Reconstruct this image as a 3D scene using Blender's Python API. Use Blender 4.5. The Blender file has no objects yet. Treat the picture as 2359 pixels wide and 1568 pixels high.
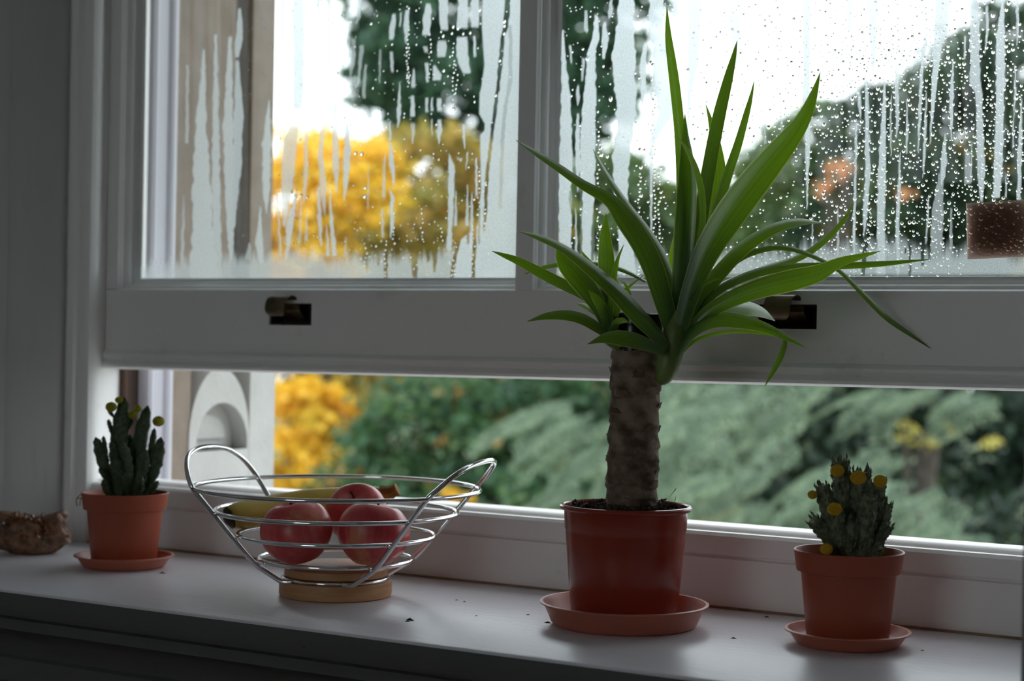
import bpy, bmesh, math, random
import numpy as np
from mathutils import Vector, Matrix

random.seed(7)
RNG = np.random.default_rng(11)
SC = bpy.context.scene
COL = SC.collection

# ------------------------------------------------------------------ camera
W, H = 2359.0, 1568.0
FPX = 4147.0
YAW, PITCH, ROLL = math.radians(31.58), math.radians(-0.2436), math.radians(1.04)
CAM = np.array([0.73, -1.20, 0.251])


def cam_axes():
    f = np.array([-math.sin(YAW) * math.cos(PITCH), math.cos(YAW) * math.cos(PITCH), math.sin(PITCH)])
    r = np.cross(f, [0, 0, 1.0]); r /= np.linalg.norm(r)
    u = np.cross(r, f)
    return (r * math.cos(ROLL) + u * math.sin(ROLL), -r * math.sin(ROLL) + u * math.cos(ROLL), f)


AR, AU, AF = cam_axes()
cd = bpy.data.cameras.new('camera')
cam = bpy.data.objects.new('camera', cd)
COL.objects.link(cam)
cam.matrix_world = Matrix(((AR[0], AU[0], -AF[0], CAM[0]), (AR[1], AU[1], -AF[1], CAM[1]),
                           (AR[2], AU[2], -AF[2], CAM[2]), (0, 0, 0, 1)))
cd.sensor_width = 36.0
cd.lens = FPX / W * 36.0
cd.clip_start = 0.02
cd.clip_end = 500
cd.dof.use_dof = True
cd.dof.focus_distance = 1.57
cd.dof.aperture_fstop = 6.0
SC.camera = cam

# ------------------------------------------------------------------ sky, exposure
wd = bpy.data.worlds.new('overcast_sky')
SC.world = wd
wd.use_nodes = True
bg = wd.node_tree.nodes['Background']
bg.inputs[0].default_value = (0.87, 0.955, 1.0, 1)
bg.inputs[1].default_value = 1.5
SC.view_settings.view_transform = 'Standard'
SC.view_settings.look = 'None'
SC.view_settings.exposure = 1.0
SC.view_settings.gamma = 1.0
SC.view_settings.use_curve_mapping = False
SC.cycles.max_bounces = 14
SC.cycles.diffuse_bounces = 6
SC.cycles.transmission_bounces = 12
SC.cycles.transparent_max_bounces = 40
SC.cycles.caustics_refractive = True
SC.cycles.caustics_reflective = False


# ------------------------------------------------------------------ points from the calibrated view
def ray(px, py):
    return AF + AR * (px - W / 2) / FPX - AU * (py - H / 2) / FPX


def at(px, py, D):
    return CAM + ray(px, py) * D


def atY(px, py, Y):
    d = ray(px, py)
    return CAM + d * (Y - CAM[1]) / d[1]


def atZ(px, py, Z=0.0):
    d = ray(px, py)
    return CAM + d * (Z - CAM[2]) / d[2]


def to_px(P):
    Q = np.asarray(P) - CAM
    dz = Q @ AF
    return W / 2 + FPX * (Q @ AR) / dz, H / 2 - FPX * (Q @ AU) / dz


# ------------------------------------------------------------------ materials
def lin(r, g, b):
    f = lambda c: c / 12.92 if c <= 0.04045 else ((c + 0.055) / 1.055) ** 2.4
    return (f(r / 255), f(g / 255), f(b / 255), 1)


def newmat(name):
    m = bpy.data.materials.new(name)
    m.use_nodes = True
    nt = m.node_tree
    nt.nodes.clear()
    out = nt.nodes.new('ShaderNodeOutputMaterial')
    return m, nt, out


def N(nt, t, **kw):
    n = nt.nodes.new(t)
    for k, v in kw.items():
        if k.startswith('i_'):
            key = k[2:]
            n.inputs[int(key) if key.isdigit() else key.replace('_', ' ')].default_value = v
        else:
            setattr(n, k, v)
    return n


def ramp(nt, stops):
    n = nt.nodes.new('ShaderNodeValToRGB')
    e = n.color_ramp.elements
    while len(e) > 1:
        e.remove(e[-1])
    e[0].position, e[0].color = stops[0]
    for p, c in stops[1:]:
        k = e.new(p); k.color = c
    return n


def noisy(name, c1, c2, scale=30, detail=6, rough=0.5, bump=0.0, bscale=None, stretch=(1, 1, 1), spec=0.5,
          lo=0.35, hi=0.65, metallic=0.0, coat=0.0, bdist=0.002):
    """principled with two colours mixed by object-space noise, and a fine bump"""
    m, nt, out = newmat(name)
    tc = N(nt, 'ShaderNodeTexCoord')
    mp = N(nt, 'ShaderNodeMapping')
    mp.inputs['Scale'].default_value = stretch
    nt.links.new(tc.outputs['Object'], mp.inputs[0])
    nz = N(nt, 'ShaderNodeTexNoise', i_Scale=scale, i_Detail=detail)
    nt.links.new(mp.outputs[0], nz.inputs['Vector'])
    rp = ramp(nt, [(lo, c1), (hi, c2)])
    nt.links.new(nz.outputs['Fac'], rp.inputs[0])
    p = N(nt, 'ShaderNodeBsdfPrincipled', i_Roughness=rough, i_Metallic=metallic)
    p.inputs['Specular IOR Level'].default_value = spec
    p.inputs['Coat Weight'].default_value = coat
    nt.links.new(rp.outputs[0], p.inputs['Base Color'])
    if bump:
        nb = N(nt, 'ShaderNodeTexNoise', i_Scale=bscale or scale * 3, i_Detail=5)
        nt.links.new(mp.outputs[0], nb.inputs['Vector'])
        b = N(nt, 'ShaderNodeBump', i_Strength=bump, i_Distance=bdist)
        nt.links.new(nb.outputs['Fac'], b.inputs['Height'])
        nt.links.new(b.outputs[0], p.inputs['Normal'])
    nt.links.new(p.outputs[0], out.inputs[0])
    return m


def paint(name, c, rough=0.4, scuff=(0.55, 0.5, 0.44, 1), amount=0.62, bump=0.12, stretch=(1, 1, 1)):
    """old brushed gloss paint with grubby scuffs"""
    m, nt, out = newmat(name)
    tc = N(nt, 'ShaderNodeTexCoord')
    mp = N(nt, 'ShaderNodeMapping')
    mp.inputs['Scale'].default_value = stretch
    nt.links.new(tc.outputs['Object'], mp.inputs[0])
    n1 = N(nt, 'ShaderNodeTexNoise', i_Scale=9.0, i_Detail=9.0, i_Roughness=0.65)
    nt.links.new(mp.outputs[0], n1.inputs['Vector'])
    r1 = ramp(nt, [(amount, c), (amount + 0.16, scuff)])
    nt.links.new(n1.outputs['Fac'], r1.inputs[0])
    n2 = N(nt, 'ShaderNodeTexNoise', i_Scale=60.0, i_Detail=4.0)
    nt.links.new(mp.outputs[0], n2.inputs['Vector'])
    b = N(nt, 'ShaderNodeBump', i_Strength=bump, i_Distance=0.002)
    nt.links.new(n2.outputs['Fac'], b.inputs['Height'])
    p = N(nt, 'ShaderNodeBsdfPrincipled', i_Roughness=rough)
    nt.links.new(r1.outputs[0], p.inputs['Base Color'])
    nt.links.new(b.outputs[0], p.inputs['Normal'])
    nt.links.new(p.outputs[0], out.inputs[0])
    return m


def leafmat(name, stops, trans=0.35, tint=(1.3, 1.25, 0.5), rough=0.5, attr='tint'):
    """foliage: hue by a per-leaf attribute, light passes through"""
    m, nt, out = newmat(name)
    a = N(nt, 'ShaderNodeAttribute', attribute_name=attr)
    stops = [(q, tuple(min(.86, x * 1.28) for x in c[:3]) + (1,)) for q, c in stops]
    rp = ramp(nt, stops)
    nt.links.new(a.outputs['Fac'], rp.inputs[0])
    p = N(nt, 'ShaderNodeBsdfPrincipled', i_Roughness=rough)
    p.inputs['Specular IOR Level'].default_value = 0.25
    nt.links.new(rp.outputs[0], p.inputs['Base Color'])
    mx = N(nt, 'ShaderNodeVectorMath', operation='MULTIPLY')
    mx.inputs[1].default_value = tint
    nt.links.new(rp.outputs[0], mx.inputs[0])
    t = N(nt, 'ShaderNodeBsdfTranslucent')
    nt.links.new(mx.outputs[0], t.inputs[0])
    s = N(nt, 'ShaderNodeMixShader', i_0=trans)
    nt.links.new(p.outputs[0], s.inputs[1]); nt.links.new(t.outputs[0], s.inputs[2])
    nt.links.new(s.outputs[0], out.inputs[0])
    return m


M = {}
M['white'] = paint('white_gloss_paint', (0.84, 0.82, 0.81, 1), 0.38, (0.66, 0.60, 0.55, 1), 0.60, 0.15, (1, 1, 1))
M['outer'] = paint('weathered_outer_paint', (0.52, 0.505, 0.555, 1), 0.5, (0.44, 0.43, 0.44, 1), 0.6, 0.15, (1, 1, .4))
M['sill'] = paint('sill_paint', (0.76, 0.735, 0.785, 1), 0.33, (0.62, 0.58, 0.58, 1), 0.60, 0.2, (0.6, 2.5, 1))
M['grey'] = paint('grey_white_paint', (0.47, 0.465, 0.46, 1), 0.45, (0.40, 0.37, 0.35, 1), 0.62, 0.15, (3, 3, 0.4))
M['apron'] = paint('shade_dark_grey', (0.10, 0.10, 0.10, 1), 0.45, (0.07, 0.07, 0.065, 1), 0.6, 0.15, (0.4, 3, 3))  # shade on the white woodwork below the sill put into this dark colour
M['wall'] = noisy('plaster_wall', (0.70, 0.69, 0.67, 1), (0.74, 0.73, 0.71, 1), 6, rough=0.9)
M['floorwood'] = noisy('floor_boards', (0.26, 0.19, 0.13, 1), (0.34, 0.25, 0.17, 1), 4, rough=0.5, stretch=(1, 12, 1))
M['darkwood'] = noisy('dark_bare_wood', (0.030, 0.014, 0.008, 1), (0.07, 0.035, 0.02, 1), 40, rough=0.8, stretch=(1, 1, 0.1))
M['black'] = noisy('black_pocket', (0.006, 0.006, 0.006, 1), (0.02, 0.018, 0.016, 1), 50, rough=0.8)
M['brass'] = noisy('aged_brass', (0.09, 0.065, 0.04, 1), (0.20, 0.15, 0.09, 1), 60, rough=0.38, metallic=0.7, bump=0.08)
M['tanstone'] = noisy('tan_stone', (0.24, 0.185, 0.145, 1), (0.29, 0.23, 0.185, 1), 25, rough=0.95, bump=0.4, bscale=120)
M['palestone'] = noisy('pale_limestone', (0.50, 0.485, 0.46, 1), (0.58, 0.565, 0.55, 1), 14, rough=0.95, bump=0.4, bscale=120)
M['terracotta'] = noisy('terracotta_plastic', (0.34, 0.075, 0.040, 1), (0.38, 0.086, 0.046, 1), 14, rough=0.42, bump=0.02, spec=0.3)
M['saucer'] = noisy('terracotta_saucer_plastic', (0.45, 0.13, 0.080, 1), (0.49, 0.145, 0.09, 1), 14, rough=0.42, bump=0.02)
M['gloss_terracotta'] = noisy('red_brown_plastic', (0.27, 0.032, 0.017, 1), (0.31, 0.040, 0.022, 1), 12, rough=0.22, bump=0.012, spec=0.5)
M['soil'] = noisy('potting_soil', (0.018, 0.011, 0.007, 1), (0.075, 0.045, 0.028, 1), 180, rough=0.95, bump=0.8, bscale=300)
M['chip'] = noisy('bark_chip', (0.10, 0.045, 0.025, 1), (0.20, 0.10, 0.06, 1), 120, rough=0.9)
M['chrome'] = noisy('chrome_wire', (0.80, 0.81, 0.83, 1), (0.86, 0.86, 0.88, 1), 30, rough=0.10, metallic=1.0)
M['beech'] = noisy('beech_wood', (0.46, 0.225, 0.095, 1), (0.60, 0.33, 0.15, 1), 18, rough=0.5, stretch=(1, 1, 7), bump=0.05)
M['wax'] = noisy('black_wax', (0.006, 0.006, 0.008, 1), (0.012, 0.012, 0.014, 1), 40, rough=0.25, bump=0.2, bscale=60)
M['bark'] = noisy('yucca_bark', (0.085, 0.054, 0.036, 1), (0.29, 0.215, 0.155, 1), 55, rough=0.9, bump=0.6, bscale=160, stretch=(1, 1, 1.2), lo=0.36, hi=0.62)
M['flake'] = noisy('bark_flake', (0.09, 0.05, 0.032, 1), (0.27, 0.18, 0.125, 1), 90, rough=0.9)
M['cactus'] = noisy('cactus_skin', (0.030, 0.055, 0.024, 1), (0.075, 0.115, 0.052, 1), 260, rough=0.6, bump=0.5, bscale=420)
M['cactus2'] = noisy('grey_green_stem', (0.06, 0.085, 0.045, 1), (0.20, 0.23, 0.14, 1), 160, rough=0.7, bump=0.4, bscale=420)
M['flower'] = noisy('yellow_button_flower', (0.74, 0.40, 0.014, 1), (0.88, 0.56, 0.03, 1), 900, rough=0.9, bump=1.0, bscale=1500)
M['flower_green'] = noisy('yellow_green_flower', (0.36, 0.36, 0.015, 1), (0.56, 0.50, 0.03, 1), 900, rough=0.9, bump=1.0, bscale=1500)
M['rock'] = noisy('amber_rock', (0.07, 0.030, 0.015, 1), (0.30, 0.15, 0.08, 1), 90, rough=0.5, bump=0.8, bscale=160, bdist=0.004)
M['treebark'] = noisy('tree_bark', (0.035, 0.028, 0.022, 1), (0.08, 0.065, 0.05, 1), 9, rough=0.95, bump=0.5)
M['lawn'] = noisy('lawn', (0.035, 0.065, 0.025, 1), (0.06, 0.085, 0.03, 1), 2, rough=1.0)
M['roots'] = noisy('dried_roots', (0.22, 0.15, 0.10, 1), (0.30, 0.22, 0.15, 1), 80, rough=0.9)

# the citrine: clear amber glassy points
m, nt, out = newmat('amber_crystal')
p = N(nt, 'ShaderNodeBsdfPrincipled', i_Roughness=0.12, i_IOR=1.54)
p.inputs['Base Color'].default_value = (0.30, 0.12, 0.055, 1)
p.inputs['Transmission Weight'].default_value = 0.4
nt.links.new(p.outputs[0], out.inputs[0])
M['crystal'] = m

# yucca leaf: UV across (x) and along (y)
m, nt, out = newmat('yucca_leaf')
uv = N(nt, 'ShaderNodeUVMap', uv_map='UVMap')
sx = N(nt, 'ShaderNodeSeparateXYZ')
nt.links.new(uv.outputs[0], sx.inputs[0])
ab = N(nt, 'ShaderNodeMath', operation='SUBTRACT', i_1=0.5); nt.links.new(sx.outputs[0], ab.inputs[0])
ab2 = N(nt, 'ShaderNodeMath', operation='ABSOLUTE'); nt.links.new(ab.outputs[0], ab2.inputs[0])
mpv = N(nt, 'ShaderNodeMapping'); mpv.inputs['Scale'].default_value = (22, 1.1, 1)
nt.links.new(uv.outputs[0], mpv.inputs[0])
nzv = N(nt, 'ShaderNodeTexNoise', i_Scale=1.0, i_Detail=4.0); nt.links.new(mpv.outputs[0], nzv.inputs['Vector'])
stripe = ramp(nt, [(0.3, (0.022, 0.068, 0.016, 1)), (0.7, (0.060, 0.150, 0.030, 1))])
nt.links.new(nzv.outputs['Fac'], stripe.inputs[0])
edge = ramp(nt, [(0.455, (0, 0, 0, 1)), (0.485, (1, 1, 1, 1))]); nt.links.new(ab2.outputs[0], edge.inputs[0])
mixe = N(nt, 'ShaderNodeMix', data_type='RGBA')
nt.links.new(edge.outputs[0], mixe.inputs[0]); nt.links.new(stripe.outputs[0], mixe.inputs[6])
mixe.inputs[7].default_value = (0.30, 0.38, 0.10, 1)
tip = ramp(nt, [(0.955, (0, 0, 0, 1)), (0.995, (1, 1, 1, 1))]); nt.links.new(sx.outputs[1], tip.inputs[0])
mixt = N(nt, 'ShaderNodeMix', data_type='RGBA')
nt.links.new(tip.outputs[0], mixt.inputs[0]); nt.links.new(mixe.outputs[2], mixt.inputs[6])
mixt.inputs[7].default_value = (0.05, 0.03, 0.025, 1)
pl = N(nt, 'ShaderNodeBsdfPrincipled', i_Roughness=0.30)
pl.inputs['Specular IOR Level'].default_value = 0.75
nt.links.new(mixt.outputs[2], pl.inputs['Base Color'])
bt = N(nt, 'ShaderNodeBump', i_Strength=0.15, i_Distance=0.0006)
nt.links.new(nzv.outputs['Fac'], bt.inputs['Height']); nt.links.new(bt.outputs[0], pl.inputs['Normal'])
tcol = ramp(nt, [(0.25, (0.145, 0.29, 0.006, 1)), (0.75, (0.28, 0.50, 0.012, 1))])
nt.links.new(nzv.outputs['Fac'], tcol.inputs[0])
mixt2 = N(nt, 'ShaderNodeMix', data_type='RGBA')
nt.links.new(edge.outputs[0], mixt2.inputs[0]); nt.links.new(tcol.outputs[0], mixt2.inputs[6])
mixt2.inputs[7].default_value = (0.65, 0.75, 0.18, 1)
tr = N(nt, 'ShaderNodeBsdfTranslucent'); nt.links.new(mixt2.outputs[2], tr.inputs[0])
ms = N(nt, 'ShaderNodeMixShader')
thin = N(nt, 'ShaderNodeMapRange', i_1=0.05, i_2=0.6, i_3=0.12, i_4=0.46)        # blades thin out toward the tip
nt.links.new(sx.outputs[1], thin.inputs[0])
oi = N(nt, 'ShaderNodeObjectInfo')
orr = N(nt, 'ShaderNodeMapRange', i_1=0.0, i_2=1.0, i_3=0.62, i_4=1.08); nt.links.new(oi.outputs['Random'], orr.inputs[0])
tm = N(nt, 'ShaderNodeMath', operation='MULTIPLY'); nt.links.new(thin.outputs[0], tm.inputs[0]); nt.links.new(orr.outputs[0], tm.inputs[1])
nt.links.new(tm.outputs[0], ms.inputs[0])
nt.links.new(pl.outputs[0], ms.inputs[1]); nt.links.new(tr.outputs[0], ms.inputs[2])
nt.links.new(ms.outputs[0], out.inputs[0])
M['yucca'] = m

# apple skin: pink-red blush with yellow-green shoulders and fine streaks
m, nt, out = newmat('apple_skin')
tc = N(nt, 'ShaderNodeTexCoord')
nz = N(nt, 'ShaderNodeTexNoise', i_Scale=26.0, i_Detail=3.0); nt.links.new(tc.outputs['Object'], nz.inputs['Vector'])
mp = N(nt, 'ShaderNodeMapping'); mp.inputs['Scale'].default_value = (1, 1, 0.12)
nt.links.new(tc.outputs['Object'], mp.inputs[0])
n2 = N(nt, 'ShaderNodeTexNoise', i_Scale=240.0, i_Detail=3.0); nt.links.new(mp.outputs[0], n2.inputs['Vector'])
ad = N(nt, 'ShaderNodeMath', operation='MULTIPLY_ADD', i_1=0.35); nt.links.new(n2.outputs['Fac'], ad.inputs[0]); nt.links.new(nz.outputs['Fac'], ad.inputs[2])
rp = ramp(nt, [(0.50, (0.60, 0.050, 0.065, 1)), (0.72, (0.72, 0.11, 0.105, 1)), (0.90, (0.75, 0.30, 0.15, 1)), (1.0, (0.75, 0.55, 0.2, 1))])
nt.links.new(ad.outputs[0], rp.inputs[0])
p = N(nt, 'ShaderNodeBsdfPrincipled', i_Roughness=0.33); nt.links.new(rp.outputs[0], p.inputs['Base Color'])
nt.links.new(p.outputs[0], out.inputs[0])
M['apple'] = m
M['banana'] = noisy('banana_skin', (0.60, 0.42, 0.06, 1), (0.70, 0.54, 0.12, 1), 30, rough=0.5)
M['banana_end'] = noisy('banana_tip', (0.03, 0.018, 0.012, 1), (0.10, 0.06, 0.02, 1), 80, rough=0.8)
M['banana_stem'] = noisy('banana_stalk', (0.20, 0.11, 0.02, 1), (0.34, 0.20, 0.04, 1), 80, rough=0.8)
M['stem'] = noisy('fruit_stalk', (0.06, 0.03, 0.015, 1), (0.12, 0.06, 0.03, 1), 200, rough=0.9)

# window pane: thin clear glass
m, nt, out = newmat('pane_glass')
tp = N(nt, 'ShaderNodeBsdfTransparent'); tp.inputs[0].default_value = (0.985, 0.995, 0.99, 1)
gl = N(nt, 'ShaderNodeBsdfGlossy', i_Roughness=0.02)
fr = N(nt, 'ShaderNodeFresnel', i_IOR=1.25)
ms = N(nt, 'ShaderNodeMixShader')
nt.links.new(fr.outputs[0], ms.inputs[0]); nt.links.new(tp.outputs[0], ms.inputs[1]); nt.links.new(gl.outputs[0], ms.inputs[2])
nt.links.new(ms.outputs[0], out.inputs[0])
M['glass'] = m

# condensation: a film of tiny beads, density in the 'fog' attribute, scatters what is behind it
m, nt, out = newmat('condensation_film')
a = N(nt, 'ShaderNodeAttribute', attribute_name='fog')
tc = N(nt, 'ShaderNodeTexCoord')
vz = N(nt, 'ShaderNodeTexNoise', i_Scale=900.0, i_Detail=2.0); nt.links.new(tc.outputs['Object'], vz.inputs['Vector'])
vr = N(nt, 'ShaderNodeMapRange', i_1=0.3, i_2=0.62, i_3=0.86, i_4=1.0); nt.links.new(vz.outputs['Fac'], vr.inputs[0])
mu = N(nt, 'ShaderNodeMath', operation='MULTIPLY'); nt.links.new(a.outputs['Fac'], mu.inputs[0]); nt.links.new(vr.outputs[0], mu.inputs[1])
tl = N(nt, 'ShaderNodeBsdfTranslucent')
bead = ramp(nt, [(0.30, (0.66, 0.70, 0.74, 1)), (0.50, (0.95, 0.985, 1.0, 1))])
nt.links.new(vz.outputs['Fac'], bead.inputs[0]); nt.links.new(bead.outputs[0], tl.inputs[0])
rf = N(nt, 'ShaderNodeBsdfRefraction', i_Roughness=0.75, i_IOR=1.2); rf.inputs[0].default_value = (0.62, 0.65, 0.68, 1)
bm_ = N(nt, 'ShaderNodeBump', i_Strength=0.5, i_Distance=0.0008); nt.links.new(vz.outputs['Fac'], bm_.inputs['Height'])
nt.links.new(bm_.outputs[0], rf.inputs['Normal'])
m1 = N(nt, 'ShaderNodeMixShader', i_0=0.35); nt.links.new(tl.outputs[0], m1.inputs[1]); nt.links.new(rf.outputs[0], m1.inputs[2])
tp = N(nt, 'ShaderNodeBsdfTransparent')
m2 = N(nt, 'ShaderNodeMixShader'); nt.links.new(mu.outputs[0], m2.inputs[0]); nt.links.new(tp.outputs[0], m2.inputs[1]); nt.links.new(m1.outputs[0], m2.inputs[2])
nt.links.new(m2.outputs[0], out.inputs[0])
M['fog'] = m

m, nt, out = newmat('water_drop')
g = N(nt, 'ShaderNodeBsdfGlass', i_Roughness=0.0, i_IOR=1.33)
nt.links.new(g.outputs[0], out.inputs[0])
M['water'] = m

# brown translucent tile stuck to the pane: coloured by its own depth
m, nt, out = newmat('brown_resin')
g = N(nt, 'ShaderNodeBsdfGlass', i_Roughness=0.45, i_IOR=1.12); g.inputs[0].default_value = (0.95, 0.9, 0.87, 1)
va = N(nt, 'ShaderNodeVolumeAbsorption', i_Density=1500.0); va.inputs[0].default_value = (0.60, 0.50, 0.46, 1)
nt.links.new(g.outputs[0], out.inputs[0]); nt.links.new(va.outputs[0], out.inputs[1])
M['resin'] = m

G = lambda r, g, b: (r, g, b, 1)
M['f_yellow'] = leafmat('autumn_yellow_leaves', [(0, G(0.40, 0.31, 0.05)), (0.45, G(0.58, 0.39, 0.04)), (0.85, G(0.66, 0.45, 0.07)), (1, G(0.40, 0.20, 0.05))], 0.4, (1.15, 1.05, 0.5))
M['f_olive'] = leafmat('olive_brown_leaves', [(0, G(0.10, 0.12, 0.03)), (0.4, G(0.24, 0.20, 0.05)), (0.75, G(0.34, 0.23, 0.07)), (1, G(0.46, 0.26, 0.05))], 0.35, (1.2, 1.1, 0.6))
M['f_hedge'] = leafmat('dark_evergreen_leaves', [(0, G(0.014, 0.035, 0.022)), (0.5, G(0.035, 0.085, 0.040)), (0.84, G(0.085, 0.13, 0.055)), (0.92, G(0.30, 0.16, 0.06)), (1, G(0.42, 0.20, 0.06))], 0.3)
M['f_dark'] = leafmat('dark_tree_leaves', [(0, G(0.008, 0.018, 0.014)), (0.55, G(0.028, 0.055, 0.030)), (0.87, G(0.075, 0.105, 0.045)), (0.93, G(0.34, 0.19, 0.03)), (1, G(0.50, 0.25, 0.03))], 0.3)
M['f_mid'] = leafmat('mid_green_leaves', [(0, G(0.05, 0.085, 0.04)), (0.6, G(0.11, 0.17, 0.08)), (0.9, G(0.18, 0.23, 0.09)), (1, G(0.30, 0.19, 0.08))], 0.35)
M['f_conifer'] = leafmat('dark_conifer_needles', [(0, G(0.016, 0.035, 0.026)), (0.6, G(0.038, 0.085, 0.050)), (1, G(0.075, 0.135, 0.075))], 0.2)
M['f_cedar'] = leafmat('blue_green_cedar_needles', [(0, G(0.050, 0.085, 0.060)), (0.6, G(0.115, 0.165, 0.11)), (1, G(0.21, 0.27, 0.175))], 0.25, (1.0, 1.05, 0.8))
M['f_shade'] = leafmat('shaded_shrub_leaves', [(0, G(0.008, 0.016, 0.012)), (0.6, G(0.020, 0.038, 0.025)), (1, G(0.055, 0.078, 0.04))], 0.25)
M['f_pale'] = leafmat('pale_yellow_petals', [(0, G(0.34, 0.30, 0.07)), (1, G(0.52, 0.46, 0.14))], 0.35, (1, 1, .7))
M['f_orange'] = leafmat('orange_leaves', [(0, G(0.44, 0.19, 0.10)), (1, G(0.62, 0.33, 0.19))], 0.4, (1.1, 1.0, 0.6))


# ------------------------------------------------------------------ object helpers
def link(name, me, mat=None, parent=None, smooth=False, loc=None):
    o = bpy.data.objects.new(name, me)
    COL.objects.link(o)
    if mat is not None and not me.materials:
        me.materials.append(mat)
    if smooth:
        me.polygons.foreach_set('use_smooth', [True] * len(me.polygons))
    if parent is not None:
        o.parent = parent
    if loc is not None:
        o.location = loc
    return o


def mesh(name, verts, faces):
    me = bpy.data.meshes.new(name)
    me.from_pydata([tuple(map(float, v)) for v in verts], [], faces)
    me.update()
    return me


def tag(o, label=None, cat=None, group=None, kind=None):
    if label: o['label'] = label
    if cat: o['category'] = cat
    if group: o['group'] = group
    if kind: o['kind'] = kind
    return o


def thing(name, label, cat, loc, group=None):
    o = bpy.data.objects.new(name, None)
    o.empty_display_size = 0.02
    COL.objects.link(o)
    o.location = loc
    return tag(o, label, cat, group)


class MB:
    def __init__(s):
        s.v, s.f = [], []

    def box(s, x0, x1, y0, y1, z0, z1):
        b = len(s.v)
        s.v += [(x, y, z) for z in (z0, z1) for y in (y0, y1) for x in (x0, x1)]
        s.f += [tuple(b + i for i in q) for q in ((0, 2, 3, 1), (4, 5, 7, 6), (0, 1, 5, 4), (2, 6, 7, 3), (0, 4, 6, 2), (1, 3, 7, 5))]
        return s

    def prism(s, prof, x0, x1, z_of=None):
        """closed profile of (y, z) swept along x; z_of(x, z) bends it"""
        b = len(s.v); n = len(prof)
        for x in (x0, x1):
            s.v += [(x, y, z_of(x, z) if z_of else z) for y, z in prof]
        for i in range(n):
            j = (i + 1) % n
            s.f.append((b + i, b + j, b + n + j, b + n + i))
        s.f.append(tuple(b + i for i in range(n))[::-1]); s.f.append(tuple(b + n + i for i in range(n)))
        return s

    def vprism(s, prof, z0, z1):
        """closed plan outline of (x, y) raised from z0 to z1"""
        b = len(s.v); n = len(prof)
        for z in (z0, z1):
            s.v += [(x, y, z) for x, y in prof]
        for i in range(n):
            j = (i + 1) % n
            s.f.append((b + i, b + j, b + n + j, b + n + i))
        s.f.append(tuple(b + i for i in range(n))[::-1]); s.f.append(tuple(b + n + i for i in range(n)))
        return s

    def lathe(s, prof, seg=48, c=(0, 0, 0), wob=None):
        b = len(s.v); n = len(prof)
        for k in range(seg):
            t = 2 * math.pi * k / seg
            for i, (r, z) in enumerate(prof):
                rr = r * (wob(t, z) if wob else 1)
                s.v.append((c[0] + rr * math.cos(t), c[1] + rr * math.sin(t), c[2] + z))
        for k in range(seg):
            k2 = (k + 1) % seg
            for i in range(n - 1):
                s.f.append((b + k * n + i, b + k2 * n + i, b + k2 * n + i + 1, b + k * n + i + 1))
        return s

    def tube(s, pts, rad, seg=10, closed=False, caps=True):
        P = np.array(pts, float); n = len(P)
        R = np.full(n, rad) if np.isscalar(rad) else np.array(rad, float)
        if closed:
            T = np.roll(P, -1, 0) - np.roll(P, 1, 0)
        else:
            T = np.gradient(P, axis=0)
        T /= np.linalg.norm(T, axis=1)[:, None]
        up = np.array([0, 0, 1.0]) if abs(T[0][2]) < 0.9 else np.array([1.0, 0, 0])
        b = len(s.v)
        nv = np.cross(T[0], up); nv /= np.linalg.norm(nv)
        for i in range(n):
            nv = nv - T[i] * (nv @ T[i]); nv /= np.linalg.norm(nv)
            bv = np.cross(T[i], nv)
            for k in range(seg):
                t = 2 * math.pi * k / seg
                s.v.append(tuple(P[i] + R[i] * (nv * math.cos(t) + bv * math.sin(t))))
        m = n if closed else n - 1
        for i in range(m):
            i2 = (i + 1) % n
            for k in range(seg):
                k2 = (k + 1) % seg
                s.f.append((b + i * seg + k, b + i * seg + k2, b + i2 * seg + k2, b + i2 * seg + k))
        if caps and not closed:
            s.f.append(tuple(b + k for k in range(seg))[::-1]); s.f.append(tuple(b + (n - 1) * seg + k for k in range(seg)))
        return s

    def build(s, name, mat, parent=None, smooth=False, loc=None):
        o = link(name, mesh(name, s.v, s.f), mat, parent, smooth, loc)
        bm = bmesh.new(); bm.from_mesh(o.data)
        bmesh.ops.recalc_face_normals(bm, faces=bm.faces); bm.to_mesh(o.data); bm.free()
        if smooth == 'auto':
            o.data.polygons.foreach_set('use_smooth', [True] * len(o.data.polygons))
            o.data.set_sharp_from_angle(angle=math.radians(38))
        return o


def catmull(P, n):
    P = np.array(P, float)
    Q = np.vstack([2 * P[0] - P[1], P, 2 * P[-1] - P[-2]])
    seg = len(P) - 1
    out = []
    for t in np.linspace(0, seg, n):
        i = min(int(t), seg - 1); u = t - i
        p0, p1, p2, p3 = Q[i:i + 4]
        out.append(0.5 * (2 * p1 + (p2 - p0) * u + (2 * p0 - 5 * p1 + 4 * p2 - p3) * u * u + (3 * p1 - p0 - 3 * p2 + p3) * u ** 3))
    return np.array(out)


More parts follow.
